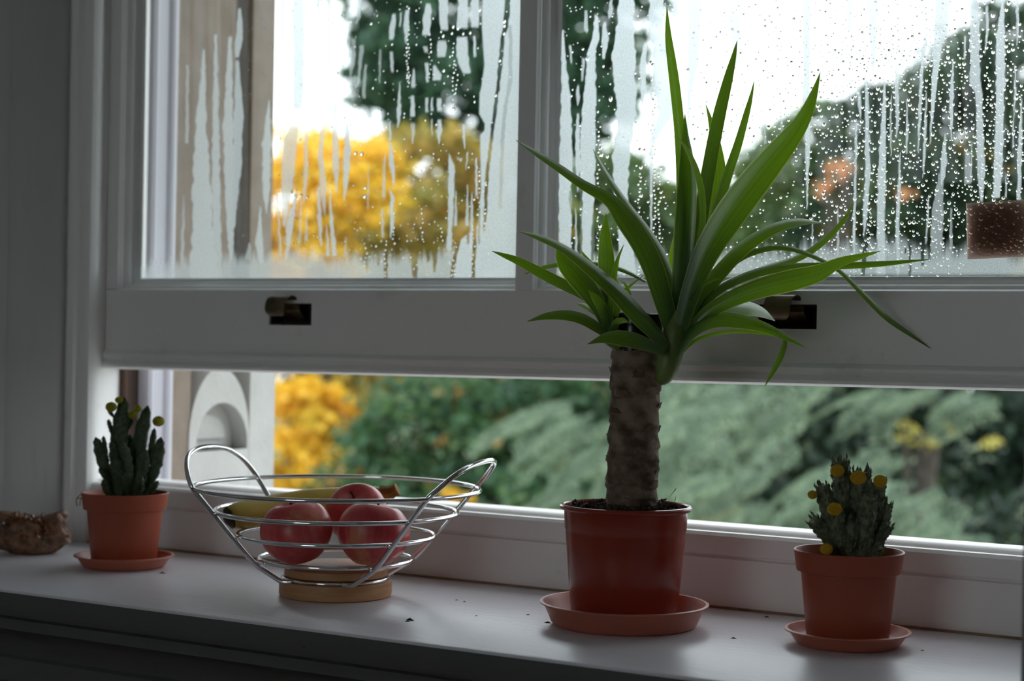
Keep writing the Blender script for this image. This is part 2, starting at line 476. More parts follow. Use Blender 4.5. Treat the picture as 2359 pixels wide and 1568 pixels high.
# ================================================================== THE ROOM
XL, XR, YB, ZF, ZC = -1.55, 1.75, -2.7, -0.92, 1.62
tag(MB().box(XL - .1, XR + .1, YB - .1, .30, ZF - .06, ZF).build('floor', M['floorwood']), kind='structure')
tag(MB().box(XL - .1, XR + .1, YB - .1, .30, ZC, ZC + .06).build('ceiling', M['wall']), kind='structure')
tag(MB().box(XL - .08, XL, YB, .30, ZF, ZC).build('wall_left', M['wall']), kind='structure')
tag(MB().box(XR, XR + .08, YB, .30, ZF, ZC).build('wall_right', M['wall']), kind='structure')
BW = (-.38, .38, .10, 1.05)             # unseen window added behind the viewer, sized to fill the room with light
wb = MB().box(XL, BW[0], YB - .08, YB, ZF, ZC).box(BW[1], XR, YB - .08, YB, ZF, ZC).box(BW[0], BW[1], YB - .08, YB, ZF, BW[2]).box(BW[0], BW[1], YB - .08, YB, BW[3], ZC)
tag(wb.build('wall_back', M['wall']), kind='structure')
w2 = MB()
for a, b in ((BW[0], BW[0] + .03), (BW[1] - .03, BW[1]), (-.012, .012)):
    w2.box(a, b, YB - .06, YB - .02, BW[2], BW[3])
w2.box(BW[0], BW[1], YB - .06, YB - .02, BW[2], BW[2] + .03).box(BW[0], BW[1], YB - .06, YB - .02, BW[3] - .03, BW[3])
w2o = w2.build('fill_window', M['white']); tag(w2o, kind='structure')
MB().box(BW[0] + .02, -.01, YB - .042, YB - .039, BW[2] + .02, BW[3] - .02).build('pane', M['glass'], w2o)
MB().box(.01, BW[1] - .02, YB - .042, YB - .039, BW[2] + .02, BW[3] - .02).build('pane', M['glass'], w2o)
WX0, WX1, WZ0, WZ1 = -.830, .415, -.02, 1.45
wf = MB().box(XL - .1, WX0, .31, .66, ZF - 3.5, ZC + .3).box(WX1, XR + .1, .31, .66, ZF - 3.5, ZC + .3)
wf.box(WX0, WX1, .34, .66, ZF - 3.5, WZ0 - .01).box(WX0, WX1, .31, .66, WZ1, ZC + .3)
tag(wf.build('wall_front', M['tanstone']), kind='structure')

# ---------------------------------------------------------------- window_1
win = bpy.data.objects.new('window_1', None); COL.objects.link(win)
tag(win, kind='structure')
FY, GY, BY = .345, .370, .392          # sash face, glass, sash back
# sill board with a worn rounded nosing
prof = [(.34, 0), (.0035, 0), (.0012, -.0006), (.0003, -.0020), (.0003, -.0028), (.34, -.0028)]
sill = MB().prism(prof, -1.30, .62).build('window_sill', M['sill'], win, 'auto')
# apron mouldings below it
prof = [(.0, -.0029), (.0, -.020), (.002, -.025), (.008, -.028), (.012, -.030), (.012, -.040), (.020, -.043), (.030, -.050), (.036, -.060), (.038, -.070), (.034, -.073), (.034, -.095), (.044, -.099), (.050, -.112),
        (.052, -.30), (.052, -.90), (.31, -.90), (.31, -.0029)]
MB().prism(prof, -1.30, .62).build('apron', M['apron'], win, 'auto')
# board between sill and opening, groove, staff bead with two rounded lips
prof = [(.320, .0), (.320, .046), (.3235, .047), (.3235, .0485), (.321, .050), (.321, .062), (.3215, .0665), (.3245, .0695), (.329, .070), (.3325, .0685),
        (.334, .0665), (.3365, .0665), (.338, .0705), (.342, .0735), (.347, .074), (.352, .072), (.44, .066), (.47, .050), (.47, .0)]
MB().prism(prof, -.79, .39).build('bottom_board', M['white'], win, 'auto')
# thin dirty joint along the sill
MB().box(-.79, .39, .3178, .321, .0, .0022).build('joint_strip', M['roots'], win)
# outer stone sill
MB().prism([(.47, .02), (.47, -.06), (.74, -.06), (.74, -.03), (.72, -.022)], -.80, .40).build('outer_sill', M['palestone'], win)


def jamb(side):
    """box frame seen from its edge: staff bead, pulley stile, parting bead, bare channel, outer lining"""
    s = 1 if side == 'left' else -1
    x = (lambda a: a) if side == 'left' else (lambda a: -.4 - a)
    def vb(name, prof, z0, z1, mat):
        return MB().vprism([(x(a), b) for a, b in prof], z0, z1).build(name, mat, win, 'auto')
    zb = .0005
    vb('staff_bead', [(-.806, .345), (-.806, .309), (-.800, .305), (-.792, .307), (-.789, .313), (-.782, .313), (-.776, .316), (-.7735, .322), (-.7745, .330), (-.778, .3435), (-.779, .345)], zb, 1.40, M['white'])
    vb('pulley_stile', [(-.83, .345), (-.797, .345), (-.797, .389), (-.83, .389)], zb, 1.45, M['white'])
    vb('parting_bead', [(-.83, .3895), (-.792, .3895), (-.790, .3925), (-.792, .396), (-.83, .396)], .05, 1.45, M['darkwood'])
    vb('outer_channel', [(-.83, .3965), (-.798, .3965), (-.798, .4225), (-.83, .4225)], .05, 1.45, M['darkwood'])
    vb('outer_lining', [(-.83, .423), (-.790, .423), (-.784, .425), (-.7815, .429), (-.783, .4325), (-.7865, .434), (-.7865, .454), (-.783, .456), (-.781, .460),
                        (-.782, .466), (-.786, .470), (-.83, .470)], .02, 1.45, M['outer'])


jamb('left'); jamb('right')
MB().box(-.83, .43, .312, .47, 1.40, 1.45).build('head_board', M['white'], win)

# moulding profile: (distance in from the face edge, depth behind the face)
MOULD = [(0, 0), (.0003, .0010), (.0010, .0030), (.0018, .0046), (.0020, .0062), (.0011, .0070), (.0011, .0076), (.0030, .0088), (.0046, .0106), (.0058, .0128), (.0063, .0148),
         (.0064, .0160), (.0056, .0166), (.0056, .0172), (.0074, .0186), (.0090, .0204), (.0102, .0222), (.0110, .0232), (.0136, .0240), (.0142, .0255)]


def skew(x, z):
    """the old lower rail has dropped at its left end: bottom edge out of true"""
    k = 0.0017 + (0.0079 - 0.0017) * min(1, max(0, (.2938 - z) / .0888))
    return z + k * (x + .2)


def moulding(x0, x1, z0, z1, Y0, parent, sk=False):
    v, f = [], []
    for o, d in MOULD:
        for (x, z) in ((x0 + o, z0 + o), (x1 - o, z0 + o), (x1 - o, z1 - o), (x0 + o, z1 - o)):
            v.append((x, Y0 + d, skew(x, z) if (sk and z < .4) else z))
    for i in range(len(MOULD) - 1):
        for k in range(4):
            k2 = (k + 1) % 4
            f.append((i * 4 + k, i * 4 + k2, (i + 1) * 4 + k2, (i + 1) * 4 + k))
    me = mesh('moulding', v, f)
    return link('moulding', me, M['white'], parent)


LZ0, LZT, ZGT = .205, .2938, .78          # lower sash: bottom, rail top, top of panes
SX0, SX1 = -.797, .397
PL = (-.7605, -.217)                      # pane openings at the face
PR_ = (-.197, .3475)
HOLES = []
for (x0, y0, x1, y1) in ((620, 697, 718, 745), (1745, 703, 1882, 759)):
    a = atY(x0, y1, FY); b = atY(x1, y0, FY)
    HOLES.append((a[0], b[0], a[2], b[2]))
lower = MB()
lower.box(SX0, PL[0], FY, BY, .2938, ZGT + .05).box(PL[1], PR_[0], FY, BY, .294, ZGT).box(PR_[1], SX1, FY, BY, .2938, ZGT + .05)
lower.box(PL[0], PR_[1], FY, BY, ZGT, ZGT + .05)
b0 = len(lower.v)
xs = [SX0, HOLES[0][0], HOLES[0][1], HOLES[1][0], HOLES[1][1], SX1]
for i in range(5):
    if i in (1, 3):
        h = HOLES[i // 2]
        lower.box(xs[i], xs[i + 1], FY, BY, .2265, h[2]); lower.box(xs[i], xs[i + 1], FY, BY, h[3], .2938)
    else:
        lower.box(xs[i], xs[i + 1], FY, BY, .2265, .2938)
lower.v[b0:] = [(x, y, skew(x, z)) for x, y, z in lower.v[b0:]]
lower.prism([(FY, .2265), (.3415, .2252), (.3390, .2222), (.3390, .2190), (.3415, .2172), (.3425, .2155), (.3400, .2135), (.3380, .2105), (.3385, .2075),
             (.3410, .2055), (.346, .205), (BY, .205), (BY, .2265)], SX0 + .004, SX1 - .004, skew)
lsash = lower.build('lower_sash', M['white'], win, 'auto')
lsash['label'] = 'white painted lower sash, raised, with two panes'
for h in HOLES:
    MB().box(h[0] - .001, h[1] + .001, .366, BY - .002, h[2] - .002, h[3] + .002).build('lift_pocket', M['black'], lsash)
    c = MB()
    c.box(h[0] - .0005, h[0] + .002, .3475, .366, h[2], h[3]).box(h[1] - .002, h[1] + .0005, .3475, .366, h[2], h[3])
    c.box(h[0], h[1], .3475, .366, h[2] - .0005, h[2] + .0015).box(h[0], h[1], .3475, .366, h[3] - .0015, h[3] + .0005)
    c.build('pocket_lining', M['black'], lsash)
moulding(PL[0], PL[1], .2938, ZGT, FY, lsash, True)
moulding(PR_[0], PR_[1], .2938, ZGT, FY, lsash, True)
for (a, b) in (PL, PR_):
    MB().box(a + .010, b - .010, GY, GY + .003, .302, ZGT - .006).build('pane', M['glass'], lsash)


def sash_lift(px, py, w):
    """bent strip: rises out of its pocket, rolls over and curls down into the room"""
    c = atY(px, py, FY - .006)
    R = .0118
    prof = []
    for i in range(5):
        prof.append((.018 - .0022 * i, -.013 + .0028 * i))
    for i in range(26):
        t = math.radians(-8 + 262 * i / 25)
        rr = R * (1 - .16 * max(0, (i - 14) / 11))
        prof.append((-.001 + rr * math.cos(t) * .92, .0005 + rr * math.sin(t)))
    P = np.array(prof)
    T = np.gradient(P, axis=0); T /= np.linalg.norm(T, axis=1)[:, None]
    Nn = np.stack([-T[:, 1], T[:, 0]], 1)
    th = .0010
    v, f = [], []
    n = len(P)
    for i in range(n):
        taper = 1.0
        u = i / (n - 1)
        lean = .0085 * u - .004                      # the roll skews sideways a little
        if u > .8: taper = math.sqrt(max(.08, 1 - ((u - .8) / .2) ** 2 * .8))
        for side in (-1, 1):
            for o in (th, -th):
                q = P[i] + Nn[i] * o
                v.append((c[0] - lean + side * w / 2 * taper, c[1] + q[0], c[2] + q[1]))
    for i in range(n - 1):
        a, b = 4 * i, 4 * i + 4
        f += [(a, a + 2, b + 2, b), (a + 1, b + 1, b + 3, a + 3), (a, b, b + 1, a + 1), (a + 2, a + 3, b + 3, b + 2)]
    f += [(0, 1, 3, 2), (4 * n - 4, 4 * n - 2, 4 * n - 1, 4 * n - 3)]
    me = mesh('sash_lift', v, f)
    bm = bmesh.new(); bm.from_mesh(me); bmesh.ops.recalc_face_normals(bm, faces=bm.faces); bm.to_mesh(me); bm.free()
    o = link('sash_lift', me, M['brass'], lsash, True)
    me.set_sharp_from_angle(angle=math.radians(50))
    o['label'] = 'curled aged brass sash lift'
    return o


sash_lift(652, 708, .026)
sash_lift(1806, 712, .026)

# upper sash behind, above the view
up = MB().box(SX0, -.755, .397, .4215, .74, 1.41).box(.355, SX1, .397, .4215, .74, 1.41).box(-.755, .355, .397, .4215, .74, .79).box(-.755, .355, .397, .4215, 1.36, 1.41)
up.box(-.2165, -.1975, .397, .4215, .79, 1.36)
us = up.build('upper_sash', M['white'], win)
MB().box(-.755, -.2165, .408, .411, .79, 1.36).build('pane', M['glass'], us)
MB().box(-.1975, .355, .408, .411, .79, 1.36).build('pane', M['glass'], us)

# left splayed lining, two boards with an open joint, and the architrave beyond
def splay(name, prof, mat, z0=.0005):
    return tag(MB().vprism(prof, z0, 1.60).build(name, mat, None, 'auto'), kind='structure')


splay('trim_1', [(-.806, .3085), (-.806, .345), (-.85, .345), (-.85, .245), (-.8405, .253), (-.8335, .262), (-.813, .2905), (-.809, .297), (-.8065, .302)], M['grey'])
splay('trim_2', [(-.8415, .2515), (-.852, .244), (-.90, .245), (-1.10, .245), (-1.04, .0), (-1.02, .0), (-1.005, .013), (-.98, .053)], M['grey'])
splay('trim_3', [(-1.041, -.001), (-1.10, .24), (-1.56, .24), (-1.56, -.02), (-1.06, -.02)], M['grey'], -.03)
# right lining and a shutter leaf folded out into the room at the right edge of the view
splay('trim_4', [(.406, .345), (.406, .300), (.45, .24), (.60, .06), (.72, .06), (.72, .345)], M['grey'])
q = atZ(2338, 1430, 0.0)
sx_, sy_ = .4185, -.085
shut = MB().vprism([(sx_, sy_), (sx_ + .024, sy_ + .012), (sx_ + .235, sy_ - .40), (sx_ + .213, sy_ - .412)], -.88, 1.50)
sh = shut.build('trim_5', M['apron']); tag(sh, kind='structure')  # grey-white leaf; the shade on its room side is put into the colour

# ================================================================== stone reveal outside the window (faces the opening)
def yz(px, py, X):
    d = ray(px, py)
    p = CAM + d * (X - CAM[0]) / d[0]
    return p[1], p[2]


SXF = -.800
ya = .47
y_gl = yz(540, 300, SXF)[0]; y_gr = yz(580, 300, SXF)[0]; y_end = yz(630, 300, SXF)[0]
zt = .232
stone = MB().box(-.95, SXF - .050, ya, y_end, -.06, 1.45)
stone.box(SXF - .050, SXF, ya, y_gl, zt, 1.45)
stone.box(SXF - .050, SXF, y_gr, y_end, zt, 1.45)
stone.box(SXF - .050, SXF, ya, yz(438, 950, SXF)[0], -.06, zt)
so = stone.build('wall_outer', M['tanstone']); tag(so, kind='structure')
# pale base block with a domed head and an arched niche
y0d, z0d = yz(438, 1000, SXF); y1d = yz(570, 1000, SXF)[0]
ztop = yz(500, 857, SXF)[1]
yn0, zn0 = yz(449, 1040, SXF); yn1 = yz(570, 1040, SXF)[0] - .003
znt = yz(508, 927, SXF)[1]
nA = 24
def arch(y0, y1, zb, zt_, n=nA):
    r = (y1 - y0) / 2; yc = (y0 + y1) / 2
    hz = min(zt_ - zb, (zt_ - zb))
    out = [(y0, zb)]
    out += [(yc - r * math.cos(math.pi * i / (n - 1)), zb + (zt_ - zb) * (0.12 + 0.88 * math.sin(math.pi * i / (n - 1)))) for i in range(n)]
    out.append((y1, zb))
    return out


oa = arch(y0d - .004, y1d + .001, zn0, ztop + .006)
ia = arch(yn0, yn1, zn0, znt)
v, f = [], []
n = len(oa)
for (Y, Z) in oa: v.append((SXF + .002, Y, Z))
for (Y, Z) in ia: v.append((SXF + .002, Y, Z))
for (Y, Z) in ia: v.append((SXF - .024, Y, Z))
for (Y, Z) in oa: v.append((SXF - .050, Y, Z))
for i in range(n - 1):
    f += [(i, i + 1, n + i + 1, n + i), (n + i, n + i + 1, 2 * n + i + 1, 2 * n + i), (3 * n + i, 3 * n + i + 1, i + 1, i)]
f.append(tuple(2 * n + i for i in range(n)))
f.append((n, 2 * n - 1, 3 * n - 1, 2 * n))
nb = MB(); nb.v, nb.f = v, f
nb.box(SXF - .050, SXF + .002, y0d - .004, y1d + .001, -.06, zn0)
nb.box(SXF - .050, SXF + .002, yz(572, 1000, SXF)[0], yz(629, 1000, SXF)[0], -.06, zt)
nb.build('carved_niche', M['palestone'], so, 'auto')
# inner smaller arch on the niche back
inn = arch(yn0 + .004, yn1 - .022, zn0 + .014, znt - .016)
v = [(SXF - .0235, Y, Z) for Y, Z in inn] + [(SXF - .018, Y, Z) for Y, Z in inn]
k = len(inn)
f = [tuple(range(k, 2 * k))] + [(i, i + 1, k + i + 1, k + i) for i in range(k - 1)] + [(k - 1, 0, k, 2 * k - 1)]
link('niche_panel', mesh('niche_panel', v, f), M['palestone'], so)


# ================================================================== condensation and drops on the panes
def smooth(x):
    x = np.clip(x, 0, 1)
    return x * x * (3 - 2 * x)


def vnoise(x, seed, scale):
    """1-D value noise"""
    r = np.random.default_rng(seed)
    t = r.random(4096)
    q = (x / scale) % 4000
    i = q.astype(int); u = smooth(q - i)
    return t[i] * (1 - u) + t[i + 1] * u


# strokes: rows of (x, y, half width) down the pane, measured on the photograph
FL_ADD = [
    (.85, [(470, 115, 2), (463, 300, 13), (465, 450, 22), (470, 650, 33)]), (.8, [(497, 80, 3), (497, 300, 8), (500, 650, 12)]),
    (.8, [(530, 85, 4), (525, 300, 12), (531, 540, 9), (533, 600, 4)]), (.8, [(553, 20, 3), (551, 90, 9), (546, 132, 4)]), (.8, [(546, 140, 4), (550, 250, 11), (545, 400, 10), (538, 525, 3)]),
    (.6, [(432, 150, 3), (431, 330, 4)]), (.7, [(424, 450, 1), (421, 560, 4), (419, 610, 3)]), (.8, [(620, 230, 1), (615, 330, 11), (613, 440, 8), (614, 492, 1)]),
    (.8, [(600, 475, 1), (597, 560, 9), (603, 605, 6)]), (.6, [(575, 560, 2), (572, 600, 8)]),
    (.84, [(684, -300, 14), (688, 120, 13), (686, 250, 12)]), (.80, [(735, -200, 5), (732, 60, 4)]), (.80, [(762, -300, 4), (756, 150, 4)]), (.82, [(655, -300, 6), (650, 90, 4)]),
    (.7, [(690, 235, 6), (668, 330, 15), (662, 420, 13), (655, 520, 4)]), (.6, [(706, 250, 4), (704, 420, 5), (700, 470, 2)]),
    (.65, [(745, 280, 6), (738, 350, 6), (745, 440, 8), (748, 495, 1)]), (.75, [(772, 240, 6), (774, 380, 8), (776, 445, 1)]), (.85, [(800, 285, 5), (800, 360, 9), (796, 430, 5), (793, 462, 1)]),
    (.85, [(682, 445, 2), (668, 520, 8), (660, 597, 3)]), (.75, [(734, 430, 3), (737, 520, 5), (740, 565, 2)]), (.8, [(760, 435, 1), (763, 500, 4), (770, 590, 6)]),
    (.7, [(752, 520, 1), (756, 590, 5)]), (.5, [(707, 490, 1), (706, 555, 4)]), (.55, [(695, 450, 1), (690, 560, 3)]), (.7, [(640, 450, 2), (646, 590, 3)]), (.5, [(797, 545, 1), (795, 590, 3)]),
    (.5, [(830, -100, 6), (826, 40, 5), (822, 55, 1)]), (.45, [(816, 90, 4), (812, 140, 6), (806, 185, 1)]), (.5, [(834, 105, 5), (829, 150, 5), (826, 195, 1)]), (.5, [(842, 150, 3), (838, 225, 4)]), (.4, [(876, 115, 3), (874, 190, 2)]),
    (.8, [(898, 280, 2), (899, 322, 3)]), (.85, [(899, 328, 3), (903, 380, 6), (908, 428, 1)]), (.85, [(898, 437, 1), (904, 452, 5), (902, 520, 4), (899, 548, 1)]), (.6, [(886, 360, 2), (885, 400, 3), (884, 455, 4)]),
    (.85, [(921, 190, 1), (919, 260, 5), (917, 294, 1)]), (.85, [(951, 222, 4), (951, 268, 5)]), (.6, [(952, 285, 5), (951, 330, 2)]), (.8, [(983, 226, 3), (983, 257, 3)]), (.8, [(995, 226, 2), (995, 255, 3)]),
    (.9, [(1011, 227, 5), (1012, 255, 6)]), (.85, [(1013, 276, 4), (1012, 300, 6), (1011, 332, 1)]), (.85, [(1067, 286, 4), (1071, 342, 1)]), (.7, [(995, 276, 2), (995, 312, 1)]),
    (.85, [(908, 33, 4), (904, 60, 6), (902, 90, 5)]), (.85, [(939, 24, 4), (936, 60, 6), (935, 100, 1)]), (.8, [(923, 30, 2), (922, 60, 2)]), (.9, [(987, 10, 5), (984, 45, 10), (982, 80, 8)]),
    (.9, [(1020, -60, 12), (1022, 30, 9), (1024, 68, 8)]), (.92, [(1068, -60, 12), (1066, 30, 12), (1064, 64, 12)]), (.92, [(1094, -60, 8), (1094, 62, 9)]), (.85, [(1018, 95, 11), (1016, 130, 10)]),
    (.92, [(1066, 86, 12), (1066, 130, 14), (1076, 168, 9)]), (.85, [(1093, 84, 3), (1094, 130, 3)]), (.85, [(983, 146, 5), (985, 188, 3)]), (.9, [(1000, 152, 3), (1008, 172, 9), (1006, 184, 9)]),
    (.7, [(980, 108, 5), (981, 120, 4)]), (.8, [(953, 160, 2), (952, 200, 5)]), (.7, [(902, 120, 4), (904, 165, 3)]),
    (.85, [(1035, 355, 1), (1041, 385, 7), (1040, 440, 7), (1037, 520, 5), (1035, 575, 7)]), (.7, [(1051, 440, 1), (1049, 520, 4)]), (.75, [(1077, 425, 1), (1076, 520, 4)]), (.75, [(1086, 445, 1), (1088, 500, 5), (1086, 570, 6)]),
    (.85, [(1097, 365, 2), (1098, 450, 3)]), (.7, [(1058, 365, 7), (1062, 372, 1)]), (.75, [(1078, 350, 2), (1074, 390, 1)]), (.6, [(881, 480, 2), (882, 545, 3)]), (.5, [(850, 385, 1), (847, 480, 2)]),
]
FL_SUB = [
    (.95, [(1172, -400, 5), (1170, 0, 6), (1165, 60, 6), (1158, 85, 4), (1152, 160, 4.5), (1146, 210, 4), (1138, 270, 4), (1129, 340, 3.5), (1122, 400, 4), (1119, 470, 4), (1115, 530, 2)]),
    (.30, [(1176, 60, 4), (1176, 180, 5), (1164, 250, 4), (1157, 330, 4), (1152, 480, 4)]), (.9, [(890, 555, 4), (888, 645, 4)]), (.85, [(953, 575, 9), (955, 612, 7), (957, 645, 4)]), (.85, [(985, 560, 6), (987, 602, 3)]),
    (.85, [(1003, 560, 8), (1002, 600, 5), (1001, 625, 2)]), (.95, [(1063, 535, 4), (1048, 590, 4), (1040, 645, 4)]), (.95, [(1096, 470, 5), (1093, 560, 4), (1089, 645, 4)]), (.8, [(1078, 525, 3), (1079, 560, 3)]),
    (.7, [(843, 570, 4), (845, 625, 2)]), (.6, [(872, 560, 5), (871, 610, 3)]), (.5, [(707, 570, 2), (708, 600, 2)]), (.6, [(1104, 480, 3), (1103, 560, 2)]),
    (.9, [(1106, -400, 3), (1107, 0, 3), (1106, 60, 3), (1104, 100, 4), (1108, 150, 4), (1104, 200, 4)]), (.85, [(1079, 80, 3), (1083, 140, 3), (1090, 180, 6)]),
]
FR_ADD = [
    (.92, [(1297, 70, 2), (1298, 130, 5), (1303, 210, 10), (1304, 290, 14), (1303, 400, 15), (1302, 520, 14), (1302, 645, 13)]),
    (.8, [(1331, 198, 2), (1332, 222, 5), (1330, 242, 1)]), (.9, [(1331, 262, 2), (1331, 300, 5), (1331, 380, 6), (1331, 440, 1)]), (.9, [(1326, 478, 1), (1327, 560, 3), (1327, 645, 4)]),
    (.92, [(1374, 36, 4), (1373, 90, 8), (1363, 115, 9), (1360, 200, 13), (1355, 280, 16), (1353, 400, 17), (1352, 520, 17), (1352, 645, 17)]),
    (.85, [(1393, 52, 3), (1394, 90, 8), (1391, 135, 3)]), (.7, [(1350, 25, 3), (1350, 70, 5), (1351, 75, 1)]), (.7, [(1408, 0, 3), (1406, 30, 6), (1403, 42, 2)]), (.7, [(1344, 135, 4), (1342, 185, 2)]), (.75, [(1313, 105, 3), (1317, 145, 2)]),
    (.92, [(1444, -400, 18), (1444, 0, 16), (1441, 60, 21), (1438, 100, 26), (1437, 170, 28), (1443, 220, 24), (1441, 300, 21), (1431, 350, 20), (1429, 450, 17), (1443, 560, 19), (1445, 645, 20)]),
    (.9, [(1487, 98, 3), (1481, 150, 7), (1482, 210, 6), (1480, 246, 1)]), (.88, [(1515, -400, 18), (1512, 60, 16), (1522, 120, 18), (1525, 200, 20), (1535, 260, 18), (1500, 330, 6)]), (.75, [(1500, 200, 3), (1502, 300, 6), (1500, 420, 3), (1500, 540, 2)]),
    (.90, [(1600, -400, 18), (1601, 0, 18), (1600, 60, 15), (1597, 150, 13), (1588, 210, 5), (1584, 300, 3)]), (.82, [(1560, -400, 8), (1556, 120, 7), (1550, 160, 3)]),
    (.88, [(1692, -400, 14), (1690, 0, 15), (1694, 60, 12), (1697, 150, 4)]), (.85, [(1680, 50, 3), (1681, 120, 2)]), (.90, [(1859, -400, 9), (1858, 170, 9), (1858, 230, 9), (1861, 330, 6), (1860, 400, 3), (1859, 480, 1)]),
    (.86, [(1882, -200, 4), (1882, 130, 2)]), (.88, [(1958, -300, 11), (1957, 40, 7), (1955, 80, 2)]), (.88, [(2010, -300, 15), (2012, 60, 10), (2012, 150, 5), (2010, 170, 2)]),
    (.85, [(1996, 185, 3), (1997, 280, 5), (1999, 400, 6), (1994, 480, 5), (1992, 645, 4)]), (.8, [(1978, 198, 2), (1979, 240, 4), (1983, 274, 1)]), (.85, [(1973, 276, 1), (1972, 330, 3), (1971, 400, 2.5), (1968, 500, 3), (1966, 645, 3)]),
    (.88, [(2038, 172, 1), (2037, 240, 4), (2034, 320, 7), (2032, 400, 9), (2029, 500, 9), (2030, 645, 10)]), (.8, [(2068, 95, 4), (2065, 160, 4), (2066, 220, 5), (2067, 290, 3), (2066, 318, 1)]),
    (.85, [(2132, -300, 4), (2131, 100, 5), (2126, 130, 4), (2122, 200, 4), (2117, 300, 3), (2115, 352, 1)]), (.90, [(2174, -300, 18), (2172, 0, 17), (2168, 70, 15), (2160, 100, 10), (2156, 160, 7), (2150, 220, 5), (2145, 300, 2), (2143, 332, 1)]),
    (.85, [(2134, 215, 1), (2131, 300, 3), (2129, 360, 3), (2126, 408, 1)]), (.8, [(2089, 230, 1), (2090, 300, 3), (2088, 352, 2)]), (.85, [(2196, 138, 1), (2192, 220, 5), (2191, 260, 4), (2191, 322, 1)]), (.8, [(2223, 83, 2), (2222, 135, 2)]),
    (.8, [(2244, -300, 10), (2245, 0, 10), (2246, 60, 11), (2246, 150, 12), (2246, 190, 13), (2254, 215, 8), (2256, 250, 7), (2258, 320, 8), (2260, 400, 9), (2262, 462, 3)]),
    (.88, [(2311, -300, 2), (2310, 0, 2), (2308, 40, 6), (2304, 100, 11), (2305, 180, 11), (2303, 280, 9), (2300, 370, 10), (2296, 455, 8)]), (.8, [(2274, 15, 3), (2274, 80, 3), (2269, 122, 1)]),
    (.8, [(2343, -100, 4), (2344, 60, 3), (2343, 104, 1)]), (.85, [(2353, 225, 1), (2351, 300, 4), (2348, 380, 5), (2347, 460, 4)]), (.8, [(2338, 150, 1), (2339, 210, 3), (2336, 260, 1), (2333, 340, 2)]), (.85, [(2074, 352, 1), (2071, 430, 4), (2068, 500, 4), (2069, 645, 4)]),
    (.85, [(2177, 308, 1), (2174, 370, 7), (2172, 408, 5), (2168, 425, 2)]), (.5, [(2168, 400, 6), (2162, 460, 11), (2158, 540, 13), (2157, 645, 13)]), (.5, [(2230, 350, 7), (2229, 422, 7)]), (.7, [(2239, 325, 1), (2237, 420, 2)]),
    (.8, [(2053, 220, 1), (2052, 310, 2), (2053, 360, 1)]), (.75, [(2318, 400, 1), (2317, 455, 2)]), (.7, [(1930, 480, 1), (1931, 645, 4)]), (.6, [(1872, 500, 1), (1870, 645, 3)]), (.7, [(2139, 455, 2), (2137, 500, 2), (2132, 560, 2)]),
    (.5, [(1760, 250, 3), (1763, 330, 3)]), (.45, [(1800, 255, 3), (1801, 320, 3)]), (.5, [(2191, 480, 2), (2190, 645, 5)]), (.9, [(2390, -400, 12), (2392, 300, 9), (2390, 645, 10)]), (.85, [(2430, -400, 4), (2432, 645, 7)]),
]
FR_SUB = [
    (.9, [(2003, 490, 5), (1994, 560, 6), (1990, 600, 5), (1988, 645, 5)]), (.75, [(2044, 505, 6), (2047, 560, 3)]), (.9, [(2122, 480, 10), (2126, 540, 6), (2126, 610, 3)]), (.8, [(2139, 540, 3), (2141, 600, 3)]),
    (.85, [(2097, 563, 2.5), (2096, 645, 3)]), (.85, [(1907, 553, 2), (1907, 568, 2)]), (.85, [(1915, 560, 2), (1915, 570, 2)]), (.85, [(1923, 556, 2.5), (1924, 575, 2.5)]), (.85, [(2112, 525, 2), (2112, 545, 2)]), (.85, [(2086, 572, 2), (2086, 583, 2)]),
    (.85, [(2060, 545, 2), (2060, 556, 2)]), (.8, [(2105, 550, 2), (2105, 560, 2)]), (.7, [(2205, 500, 10), (2203, 545, 4)]), (.9, [(1321, -400, 3), (1322, 640, 3)]), (.9, [(1339, 420, 4), (1336, 500, 5), (1337, 645, 4)]),
    (.85, [(1370, 470, 3), (1366, 560, 5), (1364, 600, 3)]), (.85, [(1421, 470, 4), (1421, 575, 4)]), (.6, [(1318, 440, 8), (1322, 480, 9)]),
]


def strokes(den, px, py, lst, sub=False):
    for al, rows in lst:
        a = np.array(rows, float)
        y0, y1 = a[0, 1], a[-1, 1]
        sel = np.where((py >= y0 - 3) & (py <= y1 + 3))[0]
        if not len(sel): continue
        yy = py[sel]
        xc = np.interp(yy, a[:, 1], a[:, 0]); hw = np.interp(yy, a[:, 1], a[:, 2])
        sd = int(abs(a[0, 0] * 7 + y0)) % 1000
        xc = xc + (vnoise(yy + 900, sd, 9) - .5) * 2.2
        hw = hw * (0.85 + .3 * vnoise(yy + 900, sd + 5, 14))
        d = min(.97, al * (1.06 if not sub else 1)) * smooth((hw - np.abs(px[sel] - xc)) / 2.4 + .5) * smooth((yy - y0 + 3) / 4) * smooth((y1 + 3 - yy) / 4)
        den[sel] = den[sel] * (1 - d) if sub else np.maximum(den[sel], d)


